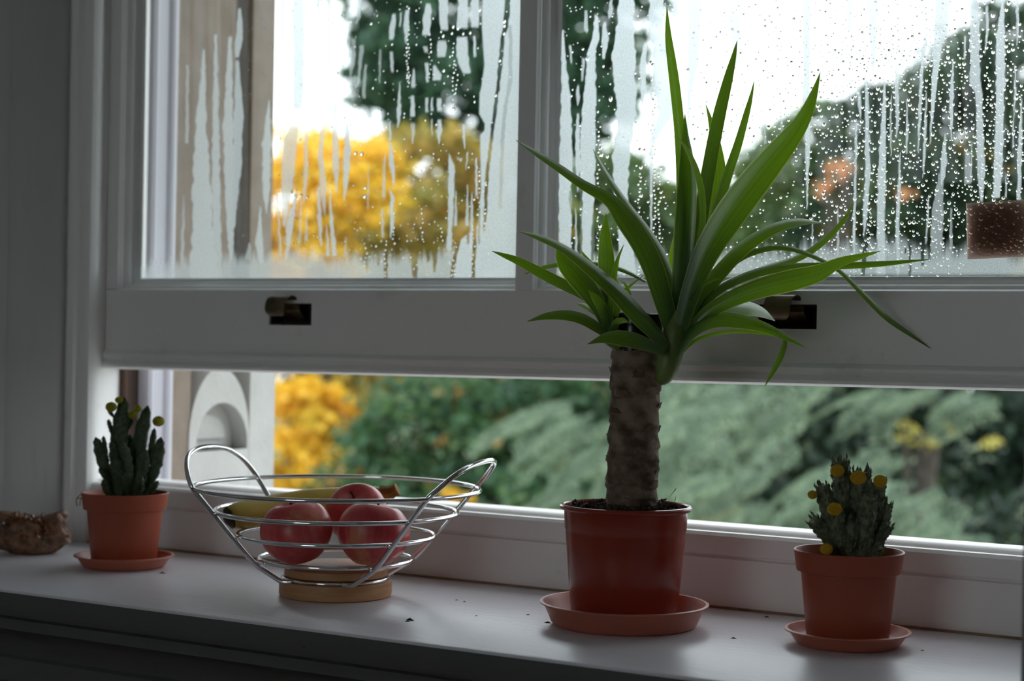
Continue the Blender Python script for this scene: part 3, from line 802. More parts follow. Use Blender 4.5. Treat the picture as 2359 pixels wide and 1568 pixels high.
def fog_film(x0, x1, z0, z1, side):
    dx, dz = .00085, .0016
    nx, nz = int((x1 - x0) / dx) + 1, int((z1 - z0) / dz) + 1
    X, Z = np.meshgrid(np.linspace(x0, x1, nx), np.linspace(z0, z1, nz))
    Pq = np.stack([X.ravel(), np.full(X.size, GY - .0012), Z.ravel()], 1)
    px, py = to_px(Pq)
    den = np.zeros(len(px))
    if side == 'left':
        strokes(den, px, py, FL_ADD)
        # unwiped film along the mullion side
        le = np.interp(py, [-400, 0, 60, 150, 205, 215, 262, 285, 300, 312, 440, 520, 560, 645], [1112, 1112, 1110, 1116, 1108, 1105, 1104, 1117, 1116, 1106, 1108, 1100, 1052, 1048])
        den = np.maximum(den, .97 * smooth((px - le) / 4 + .5))
        # film gathered along the bottom
        ye = 574 + 16 * (vnoise(px, 3, 9) - .4) + 12 * (vnoise(px, 5, 4) - .5) + 20 * (vnoise(px, 8, 55) - .5) + np.interp(px, [330, 640, 860, 960, 1020, 1050], [28, 6, 10, 10, -6, -14])
        den = np.maximum(den, .74 * smooth((py - ye) / 40 + .3))
        # fainter film over the stone side
        den = np.maximum(den, .16 * smooth((px - 405) / 10) * (px < 640) * vnoise(px, 21, 9))
        strokes(den, px, py, FL_SUB, True)
    else:
        strokes(den, px, py, FR_ADD)
        ye = 562 + 22 * (vnoise(px, 31, 9) - .4) + 12 * (vnoise(px, 33, 4) - .5) + 26 * (vnoise(px, 38, 60) - .5) + np.interp(px, [1286, 1450, 1560, 1900, 2080, 2200, 2400], [30, 20, 14, 2, -12, -6, 4])
        den = np.maximum(den, .68 * smooth((py - ye) / 48 + .3))
        den = np.maximum(den, .10 * vnoise(px, 44, 14) * (px > 1480) * (py < 420))
        strokes(den, px, py, FR_SUB, True)
        den *= np.where(py > 628, np.clip(1 - (py - 628) / 10, .35, 1), 1)
    den = den.reshape(nz, nx)
    keep = np.maximum(np.maximum(den[:-1, :-1], den[1:, :-1]), np.maximum(den[:-1, 1:], den[1:, 1:])) > .02
    r, c = np.where(keep)
    idx = np.stack([r * nx + c, r * nx + c + 1, (r + 1) * nx + c + 1, (r + 1) * nx + c], 1)
    used, inv = np.unique(idx, return_inverse=True)
    inv = inv.reshape(idx.shape)
    me = bpy.data.meshes.new('condensation')
    me.vertices.add(len(used)); me.vertices.foreach_set('co', Pq[used].astype(np.float32).ravel())
    me.loops.add(inv.size); me.loops.foreach_set('vertex_index', inv.astype(np.int32).ravel())
    me.polygons.add(len(inv)); me.polygons.foreach_set('loop_start', (np.arange(len(inv)) * 4).astype(np.int32))
    me.update()
    at_ = me.attributes.new('fog', 'FLOAT', 'POINT')
    at_.data.foreach_set('value', den.ravel()[used].astype(np.float32))
    o = link('condensation', me, M['fog'], lsash)
    tag(o, 'misty condensation streaks on the pane', kind='stuff')
    return o


fog_film(PL[0] + .0136, PL[1] - .0136, .306, ZGT - .013, 'left')
fog_film(PR_[0] + .0136, PR_[1] - .0136, .306, ZGT - .013, 'right')


def drops(spots, name):
    """water beads: plano-convex caps, a little heavy at the bottom"""
    seg, rings = 10, 4
    base, faces = [], []
    for i in range(rings):
        t = math.pi / 2 * i / rings
        for k in range(seg):
            a = 2 * math.pi * k / seg
            base.append((math.cos(t) * math.cos(a), -math.sin(t) * .78, math.cos(t) * math.sin(a)))
    base.append((0, -.78, 0)); base.append((0, 0, 0))
    ap, bk = rings * seg, rings * seg + 1
    for i in range(rings - 1):
        for k in range(seg):
            k2 = (k + 1) % seg
            faces.append((i * seg + k, i * seg + k2, (i + 1) * seg + k2, (i + 1) * seg + k))
    tris = [((rings - 1) * seg + k, (rings - 1) * seg + (k + 1) % seg, ap) for k in range(seg)] + [(bk, (k + 1) % seg, k) for k in range(seg)]
    base = np.array(base)
    base[:, 1] *= np.where(base[:, 2] < 0, 1.12, .92)
    nb_ = len(base)
    S = np.array(spots)
    co = np.empty((len(S), nb_, 3))
    for j, (px, py, r, el) in enumerate(S):
        c = atY(px, py, GY - .0014)
        rm = r * .00042
        co[j] = base * np.array([rm * RNG.uniform(.85, 1.1), rm, rm * el]) + c
    q = np.array(faces); t = np.array(tris)
    me = bpy.data.meshes.new(name)
    me.vertices.add(len(S) * nb_); me.vertices.foreach_set('co', co.astype(np.float32).ravel())
    off = (np.arange(len(S)) * nb_)[:, None, None]
    Q = (q[None] + off).reshape(-1, 4); T = (t[None] + off).reshape(-1, 3)
    me.loops.add(Q.size + T.size)
    me.loops.foreach_set('vertex_index', np.concatenate([Q.ravel(), T.ravel()]).astype(np.int32))
    me.polygons.add(len(Q) + len(T))
    ls = np.concatenate([np.arange(len(Q)) * 4, Q.size + np.arange(len(T)) * 3])
    me.polygons.foreach_set('loop_start', ls.astype(np.int32))
    me.update()
    sm = np.ones(len(Q) + len(T), bool); sm[len(Q):] = (np.arange(len(T)) % (2 * seg)) < seg
    me.polygons.foreach_set('use_smooth', sm)
    bm = bmesh.new(); bm.from_mesh(me); bmesh.ops.recalc_face_normals(bm, faces=bm.faces); bm.to_mesh(me); bm.free()
    me.set_sharp_from_angle(angle=math.radians(60))
    o = link(name, me, M['water'], lsash)
    tag(o, 'small water drops clinging to the pane', kind='stuff')


def scatter(n, x0, x1, y0, y1, r0, r1, spots, gap, el=(1, 1.25), dens=None):
    tries = 0; k = 0
    while k < n and tries < n * 12:
        tries += 1
        x, y = RNG.uniform(x0, x1), RNG.uniform(y0, y1)
        if dens and RNG.random() > dens(x, y): continue
        r = r0 + (r1 - r0) * RNG.random() ** 2.2
        cell = (int(x // 20), int(y // 20))
        ok = True
        for i in (-1, 0, 1):
            for j in (-1, 0, 1):
                for (a, b, q) in grid.get((cell[0] + i, cell[1] + j), ()):
                    if (a - x) ** 2 + (b - y) ** 2 < (r + q + gap) ** 2: ok = False
        if not ok: continue
        grid.setdefault(cell, []).append((x, y, r)); spots.append((x, y, r, RNG.uniform(*el))); k += 1


grid = {}
sp = []
for (x, y, r) in ((820, 352, 5), (834, 354, 5), (842, 432, 4), (841, 452, 5), (672, 442, 5), (681, 452, 5), (694, 450, 4), (709, 453, 4), (766, 53, 4), (729, 90, 3), (794, 272, 4), (808, 288, 4), (764, 292, 3), (1060, 62, 4), (1056, 66, 4),
                  (1106, 24, 4), (1163, 50, 4.5), (1163, 60, 4), (1162, 78, 4), (1152, 140, 3.5), (1143, 220, 3.5), (1045, 62, 4), (1022, 83, 4), (1042, 77, 3.5), (1068, 78, 3.5), (1084, 76, 3.5), (1023, 163, 4), (860, 203, 3.5), (856, 55, 3.5), (1119, 421, 4), (1120, 425, 3), (1045, 252, 4)):
    sp.append((x, y, r, 1.15)); grid.setdefault((int(x // 20), int(y // 20)), []).append((x, y, r))
for xc, y0, y1 in ((941, 15, 200), (940, 110, 190), (992, 70, 180), (1045, 100, 240), (1053, 150, 205), (938, 160, 190), (1050, 610, 640), (1089, 520, 640), (1043, 580, 640), (888, 555, 640), (843, 560, 625), (908, 480, 560), (1103, 395, 500), (1116, 440, 540), (972, 480, 560), (1018, 525, 560), (716, 600, 640)):
    y = y0
    while y < y1:
        sp.append((xc + RNG.uniform(-3, 3), y, RNG.uniform(1.6, 3.1), 1.1)); y += RNG.uniform(7, 13)
scatter(150, 640, 1180, 540, 640, 1.4, 3.0, sp, 2)
scatter(150, 640, 830, -200, 330, 1.3, 3.0, sp, 3)
scatter(170, 640, 1110, 330, 560, 1.2, 2.8, sp, 3)
scatter(110, 860, 1110, 0, 330, 1.2, 3.0, sp, 3)
scatter(90, 410, 630, 0, 230, 1.2, 2.6, sp, 3)
scatter(70, 410, 630, 230, 640, 1.2, 2.4, sp, 3)
scatter(60, 1110, 1185, 0, 640, 1.2, 2.2, sp, 3)
drops(sp, 'water_drops')
grid = {}
sp = []
for (x, y, r) in ((1829, 45, 4.5), (1763, 62, 4.5), (1660, 76, 4.5), (1701, 75, 4.5), (1889, 26, 3.5), (1585, 162, 5), (1355, 135, 6), (1408, 228, 6), (1500, 145, 5), (1504, 150, 5), (1474, 345, 5), (1485, 346, 4), (1477, 385, 4.5), (1387, 356, 5), (1400, 360, 4.5), (1478, 450, 4.5), (1501, 448, 4.5), (1385, 340, 4), (1383, 520, 4.5), (1377, 545, 4)):
    sp.append((x, y, r, 1.15)); grid.setdefault((int(x // 20), int(y // 20)), []).append((x, y, r))


def dright(x, y):
    return np.interp(x, [1850, 1990, 2080, 2359], [.45, 1, 1, .85])


scatter(1500, 1850, 2359, 55, 585, 1.6, 4.3, sp, 1.5, dens=dright)
scatter(330, 1590, 2359, -30, 330, 2.0, 4.6, sp, 5)
scatter(260, 1300, 2400, -330, -30, 1.8, 4.2, sp, 5)
scatter(200, 1620, 1860, 250, 620, 1.4, 3.0, sp, 3.5)
scatter(330, 1300, 1560, 0, 640, 1.2, 3.2, sp, 2.5)
scatter(170, 1560, 2225, 560, 640, 1.4, 3.0, sp, 4)
for xc, y0, y1 in ((1379, 480, 600), (1428, 480, 580), (1473, 400, 640), (1507, 200, 560), (1520, 380, 560), (2003, 480, 560), (1380, 280, 440), (2139, 460, 520)):
    y = y0
    while y < y1:
        sp.append((xc + RNG.uniform(-4, 4), y, RNG.uniform(1.8, 3.4), 1.1)); y += RNG.uniform(7, 12)
drops(sp, 'water_drops')

# brown square tile stuck on the right pane
c0 = atY(2228, 465, GY - .004); c1 = atY(2368, 594, GY - .004)
cx, cz = (c0[0] + c1[0]) / 2, (c0[2] + c1[2]) / 2
hx, hz = (c1[0] - c0[0]) / 2, (c0[2] - c1[2]) / 2
n = 16
v, f = [], []
for sgn in (-1, 1):
    for j in range(n + 1):
        for i in range(n + 1):
            a, b = -1 + 2 * i / n, -1 + 2 * j / n
            e = max(0, (1 - abs(a) ** 3)) * max(0, (1 - abs(b) ** 3))
            t = .0004 + .0036 * e ** .8
            v.append((a * hx, sgn * t if sgn < 0 else .0008, b * hz))
w1 = n + 1
for s in (0, 1):
    for j in range(n):
        for i in range(n):
            q = s * w1 * w1 + j * w1 + i
            f.append((q, q + 1, q + w1 + 1, q + w1) if s else (q, q + w1, q + w1 + 1, q + 1))
rim = [i for i in range(w1)] + [j * w1 + n for j in range(1, w1)] + [n * w1 + i for i in range(n - 1, -1, -1)] + [j * w1 for j in range(n - 1, 0, -1)]
for i in range(len(rim)):
    a, b = rim[i], rim[(i + 1) % len(rim)]
    f.append((a, b, w1 * w1 + b, w1 * w1 + a))
mb = MB(); mb.v, mb.f = v, f
tile = mb.build('glass_tile', M['resin'], None, 'auto', (cx, GY - .0030, cz))
tile.rotation_euler = (0, math.radians(-2.0), 0)
tag(tile, 'dark brown translucent square tile stuck on the right-hand wet pane', 'tile')

# ================================================================== POTS
def pot_mesh_small():
    prof = [(0, .003), (.0325, .003), (.0333, .0045), (.0388, .0600), (.0424, .0608), (.0428, .0625), (.0446, .0760), (.0450, .0775), (.0445, .0780), (.0432, .0778),
            (.0420, .0700), (.0375, .0600), (.0372, .050), (.0315, .006), (0, .006)]
    return MB().lathe(prof, 64)


def saucer_mesh(r, rb, h):
    prof = [(0, .0), (rb - .004, .0), (rb - .001, .0010), (rb + .001, .0030), (r - .0035, h - .0030), (r - .0022, h - .0018), (r, h - .0016), (r + .0003, h - .0005),
            (r - .0006, h), (r - .0026, h - .0002), (r - .0050, h - .0040), (rb + .002, .0060), (rb - .0005, .0036), (rb - .004, .0029), (0, .0028)]
    return MB().lathe(prof, 72)


def soil_disc(r, z, parent, n=26, seed=1, mound=.003):
    rr = np.random.default_rng(seed)
    v, f = [], []
    rings, seg = 12, 40
    v.append((0, 0, z + mound))
    for i in range(1, rings + 1):
        for k in range(seg):
            a = 2 * math.pi * k / seg
            q = r * i / rings
            v.append((q * math.cos(a), q * math.sin(a), z + mound * (1 - (i / rings) ** 2) + rr.uniform(-.0014, .0016)))
    f += [(0, 1 + k, 1 + (k + 1) % seg) for k in range(seg)]
    for i in range(rings - 1):
        for k in range(seg):
            a, b = 1 + i * seg + k, 1 + i * seg + (k + 1) % seg
            f.append((a, a + seg, b + seg, b))
    for j in range(n):                                     # loose crumbs
        a, q = rr.uniform(0, 6.28), r * .9 * math.sqrt(rr.random())
        s = rr.uniform(.0014, .0034)
        c = np.array([q * math.cos(a), q * math.sin(a), z + mound * .6 + s * .4])
        b = len(v)
        o = rr.normal(0, 1, (6, 3)) * .25
        for kk, d in enumerate(((1, 0, 0), (-1, 0, 0), (0, 1, 0), (0, -1, 0), (0, 0, 1), (0, 0, -1))):
            v.append(tuple(c + (np.array(d) + o[kk]) * s))
        for x in (0, 1):
            for y in (2, 3):
                for zz in (4, 5):
                    f.append((b + x, b + y, b + zz))
    o = link('soil', mesh('soil', v, f), M['soil'], parent)
    return o


YUC = (.001, .179, 0.0); RCA = (.195, .2045, 0.0); LCA = (-.593, .188, 0.0)
SA_S = saucer_mesh(.0513, .0420, .0132)
s_r = SA_S.build('plant_saucer', M['saucer'], None, 'auto', RCA)
tag(s_r, 'small terracotta plastic saucer under the cactus pot at the right', 'saucer')
s_l = link('plant_saucer', s_r.data, None, None, False, LCA)
tag(s_l, 'small terracotta plastic saucer under the cactus pot at the left', 'saucer')
s_y = saucer_mesh(.0730, .0620, .0205).build('plant_saucer', M['saucer'], None, 'auto', YUC)
tag(s_y, 'large terracotta plastic saucer under the tall yucca pot', 'saucer')

# ---------------------------------------------------------------- yucca
yuc = thing('potted_yucca', 'tall yucca with bare brown trunk and green leaves in red-brown pot', 'plant', YUC)
yo = np.array(YUC)
prof = [(0, .003), (.0445, .003), (.0458, .0050), (.0462, .016), (.0466, .0165), (.0519, .0800), (.0521, .0830), (.0527, .0838), (.0534, .0985), (.0536, .0995), (.0562, .1002),
        (.0572, .1015), (.0572, .1030), (.0562, .1042), (.0545, .1044), (.0532, .1035), (.0515, .084), (.046, .010), (0, .008)]
o = MB().lathe(prof, 96).build('pot', M['gloss_terracotta'], yuc, 'auto')
soil_disc(.0524, .0995, yuc, 170, 3, .006)

# trunk: overlapping leaf-scar rings, peeling edges
D_Y = 1.5575
zb, zt_ = .094, .2385
tb = np.array([(at(1454, 1155, D_Y) - yo)[0], (at(1454, 1155, D_Y) - yo)[1]])
tt = np.array([(at(1467, 800, D_Y) - yo)[0], (at(1467, 800, D_Y) - yo)[1]])
rows, seg = 150, 64
v, f = [], []
rr = np.random.default_rng(5)
scars = []
zc = 0.0
while zc < 1.02:
    scars.append((zc, rr.uniform(0, 6.28), rr.uniform(.015, .05))); zc += rr.uniform(.065, .125)
for i in range(rows + 1):
    u = i / rows
    z = zb + (zt_ - zb) * u
    c = tb + (tt - tb) * u
    r0 = .0218 * (1 + .02 * math.sin(u * 9) + .05 * math.exp(-((u - .42) / .2) ** 2)) * (1 - .03 * u)
    for k in range(seg):
        a = 2 * math.pi * k / seg
        h = 0
        for (s, ph, am) in scars:
            q = s + am * math.sin(a + ph) + .014 * math.sin(3 * a + ph * 2) + .008 * math.sin(7 * a + ph * 5)
            d = u - q
            if -.012 < d < .065:
                h = max(h, (1 - d / .065) if d >= 0 else (1 + d / .012))
        r = r0 * (.965 + .075 * h) + .0004 * math.sin(7 * a + 40 * u)
        v.append((c[0] + r * math.cos(a), c[1] + r * math.sin(a), z))
for i in range(rows):
    for k in range(seg):
        k2 = (k + 1) % seg
        f.append((i * seg + k, i * seg + k2, (i + 1) * seg + k2, (i + 1) * seg + k))
trunk = link('trunk', mesh('trunk', v, f), M['bark'], yuc, True)
# dry curled flakes
fm = MB()
for j in range(46):
    (s, ph, am) = scars[rr.integers(0, len(scars))]
    a = rr.uniform(0, 6.28)
    u = min(.99, max(.02, s + am * math.sin(a + ph)))
    c = tb + (tt - tb) * u
    z = zb + (zt_ - zb) * u
    w, l = rr.uniform(.003, .010), rr.uniform(.0020, .0055)
    b = len(fm.v)
    for i in range(4):
        t = i / 3
        rad = .0224 + .0002 + t * t * l * .32
        for kk in (-1, 0, 1):
            aa = a + kk * w / .022 * (1 - .55 * t)
            fm.v.append((c[0] + rad * math.cos(aa), c[1] + rad * math.sin(aa), z + (t - .3) * l * 1.4))
    for i in range(3):
        for kk in range(2):
            q = b + i * 3 + kk
            fm.f.append((q, q + 1, q + 4, q + 3))
tag(link('bark_flakes', mesh('bark_flakes', fm.v, fm.f), M['flake'], trunk), kind='stuff')
# black wax seal over the cut top
cw = MB()
n = 40
zw0, zw1 = .2375, .2700
pr_ = [(0.0214, zw0), (.0218, zw0 + .010), (.0214, zw1 - .004), (.0208, zw1 - .001), (.0195, zw1), (.010, zw1 - .0006), (0, zw1 - .001)]
cw.lathe(pr_, 48, (tt[0], tt[1], 0), lambda t, z: 1 + .02 * math.sin(3 * t) + .012 * math.sin(8 * t))
o = cw.build('wax_seal', M['wax'], yuc, 'auto')
o['label'] = 'black wax on the cut trunk top'
# chips of bark at the foot
for j, (px, py, l, an) in enumerate(((1553, 1150, .012, .9), (1530, 1158, .009, .3), (1395, 1158, .008, 2.4), (1560, 1160, .008, 1.4))):
    p = atZ(px, py + 4, .1) - yo
    v = []
    for s in (-1, 1):
        for t in (0, .5, 1):
            v.append((p[0] + math.cos(an) * l * (t - .5) , p[1] + s * .0016 * (1 - .6 * t) - .004, .1030 + l * .75 * t * (1 if j in (0, 3) else .35) + .001 * s))
    link('bark_chip', mesh('bark_chip', v, [(0, 1, 4, 3), (1, 2, 5, 4)]), M['chip'], yuc)


def tube_part(name, pts, rad, mat, parent, seg=20):
    return MB().tube(pts, rad, seg).build(name, mat, parent, 'auto')


def rel(px, py, D):
    return at(px, py, D) - yo


D_M = 1.535       # main shoot stands just in front of the trunk edge
P = catmull([rel(1512, 872, D_M + .004), rel(1530, 862, D_M), rel(1545, 815, D_M), rel(1556, 765, D_M + .002), rel(1563, 720, D_M + .004)], 20)
R = np.interp(np.linspace(0, 1, 20), [0, .12, .4, .75, 1], [.003, .0072, .0105, .0108, .0072])
m_sh = noisy('pale_shoot', (0.10, 0.155, 0.03, 1), (0.19, 0.25, 0.07, 1), 60, rough=0.45, stretch=(1, 1, .3))
tube_part('shoot', P, R, m_sh, yuc)
P = catmull([rel(1425, 800, D_Y - .012), rel(1408, 775, D_Y - .014), rel(1403, 742, D_Y - .012), rel(1404, 712, D_Y - .010)], 12)
tube_part('shoot', P, np.interp(np.linspace(0, 1, 12), [0, .3, .7, 1], [.0045, .0085, .0082, .0045]), m_sh, yuc)


def leaf(rows, D, dtip, roll=20, fold=.35, twist=0, n=34, dmid=0.0, label=None):
    """rows: (px, py, width px) from base to tip; the blade gets its own depth, trough and twist"""
    a = np.array(rows, float)
    L = np.concatenate([[0], np.cumsum(np.hypot(np.diff(a[:, 0]), np.diff(a[:, 1])))]); L /= L[-1]
    pts = []
    for (x, y, w), s in zip(rows, L):
        pts.append(rel(x, y, D + dtip * s + dmid * math.sin(math.pi * s)))
    Pc = catmull(pts, n)
    tt_ = np.linspace(0, len(rows) - 1, n)
    Wd = np.interp(tt_, range(len(rows)), a[:, 2]) * D / FPX / 2
    # soften the width curve
    for _ in range(2):
        Wd[1:-1] = (Wd[:-2] + 2 * Wd[1:-1] + Wd[2:]) / 4
    T = np.gradient(Pc, axis=0); T /= np.linalg.norm(T, axis=1)[:, None]
    view = Pc + yo - CAM; view /= np.linalg.norm(view, axis=1)[:, None]
    S = np.cross(T, view); S /= np.linalg.norm(S, axis=1)[:, None]
    Nn = np.cross(S, T)
    ang = np.radians(roll + twist * np.linspace(0, 1, n))[:, None]
    S2 = S * np.cos(ang) + Nn * np.sin(ang)
    N2 = np.cross(S2, T)
    k = np.clip(1 / np.abs(np.cos(ang[:, 0])), 1, 2.2)
    us = np.array([-1, -.66, -.33, 0, .33, .66, 1])
    v, f, uvs = [], [], []
    for i in range(n):
        fl = fold * (1 - .5 * i / n)
        for u in us:
            v.append(Pc[i] + S2[i] * u * Wd[i] * k[i] + N2[i] * fl * (abs(u) ** 1.4) * Wd[i])
            uvs.append(((u + 1) / 2, i / (n - 1)))
    m_ = len(us)
    for i in range(n - 1):
        for j in range(m_ - 1):
            f.append((i * m_ + j, i * m_ + j + 1, (i + 1) * m_ + j + 1, (i + 1) * m_ + j))
    me = mesh('leaf', v, f)
    uvl = me.uv_layers.new(name='UVMap')
    vi = np.empty(len(me.loops), np.int32); me.loops.foreach_get('vertex_index', vi)
    uvl.data.foreach_set('uv', np.array(uvs, np.float32)[vi].ravel())
    o = link('leaf', me, M['yucca'], yuc, True)
    if label: o['label'] = label
    return o


M_ = D_M
leaf([(1562, 735, 26), (1574, 640, 28), (1572, 520, 28), (1570, 400, 26), (1564, 290, 25), (1552, 180, 24), (1540, 90, 17), (1536, 13, 1)], M_ + .012, .02, 12, .3)
leaf([(1566, 730, 34), (1576, 640, 42), (1584, 540, 50), (1588, 450, 48), (1586, 370, 34), (1580, 310, 16), (1578, 262, 1)], M_ + .006, .01, -30, .75)
leaf([(1583, 700, 22), (1603, 600, 18), (1617, 510, 14), (1614, 440, 15), (1600, 385, 14), (1580, 342, 9), (1559, 313, 1)], M_ + .002, -.03, 48, .3, 20)
leaf([(1576, 720, 26), (1596, 620, 30), (1614, 500, 34), (1632, 390, 33), (1654, 275, 31), (1676, 185, 23), (1690, 130, 12), (1698, 94, 1)], M_ + .016, .03, 10, .4)
leaf([(1595, 680, 26), (1628, 580, 34), (1648, 480, 40), (1655, 400, 36), (1648, 330, 24), (1637, 280, 12), (1626, 240, 1)], M_ + .030, .05, 15, .25)
leaf([(1590, 700, 18), (1622, 590, 22), (1650, 480, 24), (1674, 400, 23), (1698, 330, 20), (1720, 255, 14), (1731, 215, 7), (1737, 186, 1)], M_ + .022, .03, 38, .6)
leaf([(1568, 750, 34), (1592, 670, 46), (1628, 580, 60), (1685, 490, 74), (1752, 402, 70), (1815, 325, 50), (1850, 275, 34), (1873, 222, 20), (1890, 165, 1)], M_ - .008, -.045, 6, .25, -14)
leaf([(1549, 770, 30), (1532, 700, 44), (1508, 620, 50), (1478, 555, 50), (1440, 500, 48), (1405, 458, 30), (1345, 425, 22), (1290, 387, 18), (1240, 355, 14), (1188, 322, 1)], M_ - .002, -.03, -6, .3, -58)
leaf([(1556, 740, 24), (1546, 660, 34), (1524, 590, 30), (1490, 530, 22), (1452, 480, 17), (1420, 435, 14), (1390, 388, 11), (1366, 343, 1)], M_ + .012, .02, -40, .4, -22)
leaf([(1576, 760, 26), (1608, 690, 34), (1655, 625, 36), (1715, 565, 32), (1780, 525, 26), (1842, 509, 18), (1895, 513, 1)], M_ + .006, .04, 34, .4, 34)
leaf([(1588, 735, 12), (1640, 660, 12), (1690, 605, 13), (1740, 578, 14), (1800, 569, 12), (1860, 584, 10), (1930, 620, 9), (1980, 668, 12), (2040, 728, 14), (2095, 768, 10), (2145, 803, 1)], M_ + .02, .03, 40, .4, 10)
leaf([(1590, 730, 16), (1640, 672, 18), (1700, 640, 20), (1770, 615, 17), (1840, 592, 16), (1895, 556, 16), (1940, 510, 12), (1966, 470, 1)], M_ + .02, .05, 64, .4, -20)
leaf([(1588, 745, 18), (1640, 678, 18), (1700, 642, 20), (1770, 620, 20), (1850, 612, 17), (1940, 611, 16), (2040, 606, 13), (2145, 597, 1)], M_ + .008, -.02, 66, .4, -45)
leaf([(1576, 790, 22), (1618, 730, 30), (1680, 690, 38), (1750, 663, 46), (1820, 645, 52), (1885, 628, 40), (1930, 605, 22), (1975, 592, 16), (2029, 578, 1)], M_ - .006, -.03, 10, .35, 0,)
leaf([(1572, 790, 20), (1615, 735, 26), (1670, 708, 34), (1720, 706, 34), (1757, 717, 22), (1786, 739, 1)], M_ + .004, .03, 62, .35)
leaf([(1556, 820, 18), (1590, 765, 28), (1640, 735, 38), (1700, 736, 36), (1760, 752, 24), (1810, 776, 14), (1857, 801, 1)], M_ - .008, -.02, 40, .35, 0)
leaf([(1552, 838, 10), (1575, 805, 10), (1600, 785, 9), (1640, 770, 8), (1690, 763, 8), (1750, 766, 7), (1797, 772, 8)], M_ - .004, -.015, 25, .3)
leaf([(1808, 776, 7), (1807, 796, 14), (1797, 826, 15), (1780, 858, 10), (1762, 889, 1)], M_ - .019, -.004, 15, .4, label='broken leaf end hanging down')
leaf([(1590, 690, 8), (1612, 660, 12), (1635, 646, 11), (1661, 641, 1)], M_ - .012, -.02, 30, .3)
leaf([(1575, 790, 10), (1600, 768, 12), (1625, 758, 10), (1648, 757, 1)], M_ + .016, .02, 10, .3)
leaf([(1538, 800, 20), (1512, 765, 32), (1472, 722, 40), (1425, 672, 37), (1378, 630, 31), (1330, 592, 24), (1286, 564, 18), (1240, 545, 14), (1196, 533, 1)], M_ - .016, -.05, -38, .45, -20)
leaf([(1530, 812, 16), (1502, 796, 26), (1465, 783, 36), (1428, 777, 36), (1392, 779, 22), (1354, 792, 1)], M_ - .022, -.04, -24, .35)
leaf([(1560, 740, 26), (1556, 690, 26), (1550, 640, 22), (1548, 600, 18), (1556, 545, 10), (1566, 520, 1)], M_ + .026, .03, 20, .3)
leaf([(1548, 780, 26), (1566, 720, 30), (1585, 650, 30), (1605, 590, 24), (1622, 550, 12), (1632, 520, 1)], M_ + .014, .02, -10, .4)
# side shoot
S_ = D_Y - .012
leaf([(1398, 752, 16), (1376, 706, 22), (1340, 677, 24), (1300, 657, 25), (1249, 631, 25), (1195, 602, 18), (1160, 588, 10), (1133, 578, 1)], S_, -.03, 12, .35)
leaf([(1488, 648, 6), (1450, 627, 10), (1410, 613, 11), (1366, 606, 9), (1320, 606, 9), (1286, 609, 11), (1249, 616, 10), (1207, 631, 1)], S_ + .03, .02, -55, .4)
leaf([(1400, 755, 22), (1382, 705, 38), (1356, 665, 48), (1330, 634, 50), (1305, 608, 40), (1290, 590, 20), (1282, 573, 1)], S_ - .006, -.03, -18, .45)
leaf([(1404, 740, 20), (1396, 690, 28), (1380, 645, 28), (1360, 612, 20), (1339, 577, 1)], S_ + .016, .02, 10, .3)
leaf([(1407, 745, 26), (1404, 690, 36), (1399, 640, 41), (1396, 590, 38), (1394, 545, 27), (1395, 515, 13), (1396, 491, 1)], S_ + .014, .02, 4, .25)
leaf([(1402, 760, 12), (1404, 710, 14), (1409, 660, 15), (1416, 620, 12), (1424, 592, 7), (1437, 563, 1)], S_ - .012, -.03, 40, .6)
leaf([(1402, 772, 16), (1376, 752, 24), (1342, 733, 26), (1306, 725, 24), (1262, 727, 17), (1214, 740, 1)], S_ - .010, -.045, -28, .35)
leaf([(1398, 742, 10), (1374, 718, 16), (1350, 704, 14), (1326, 697, 1)], S_ + .006, .015, -62, .3)
leaf([(1402, 765, 20), (1392, 722, 24), (1374, 690, 20), (1356, 668, 1)], S_ - .014, -.02, 10, .4)
leaf([(1410, 765, 14), (1420, 745, 18), (1434, 738, 13), (1448, 742, 1)], S_ - .014, -.02, -30, .3)
leaf([(1408, 745, 14), (1420, 705, 17), (1430, 678, 14), (1444, 664, 8), (1482, 634, 1)], S_ + .010, .02, 25, .4)
leaf([(1412, 740, 14), (1424, 700, 16), (1427, 672, 10), (1420, 640, 1)], S_ - .004, -.01, 20, .4)
leaf([(1436, 700, 6), (1450, 680, 8), (1440, 655, 6), (1428, 645, 1)], S_ + .012, .01, 20, .3)

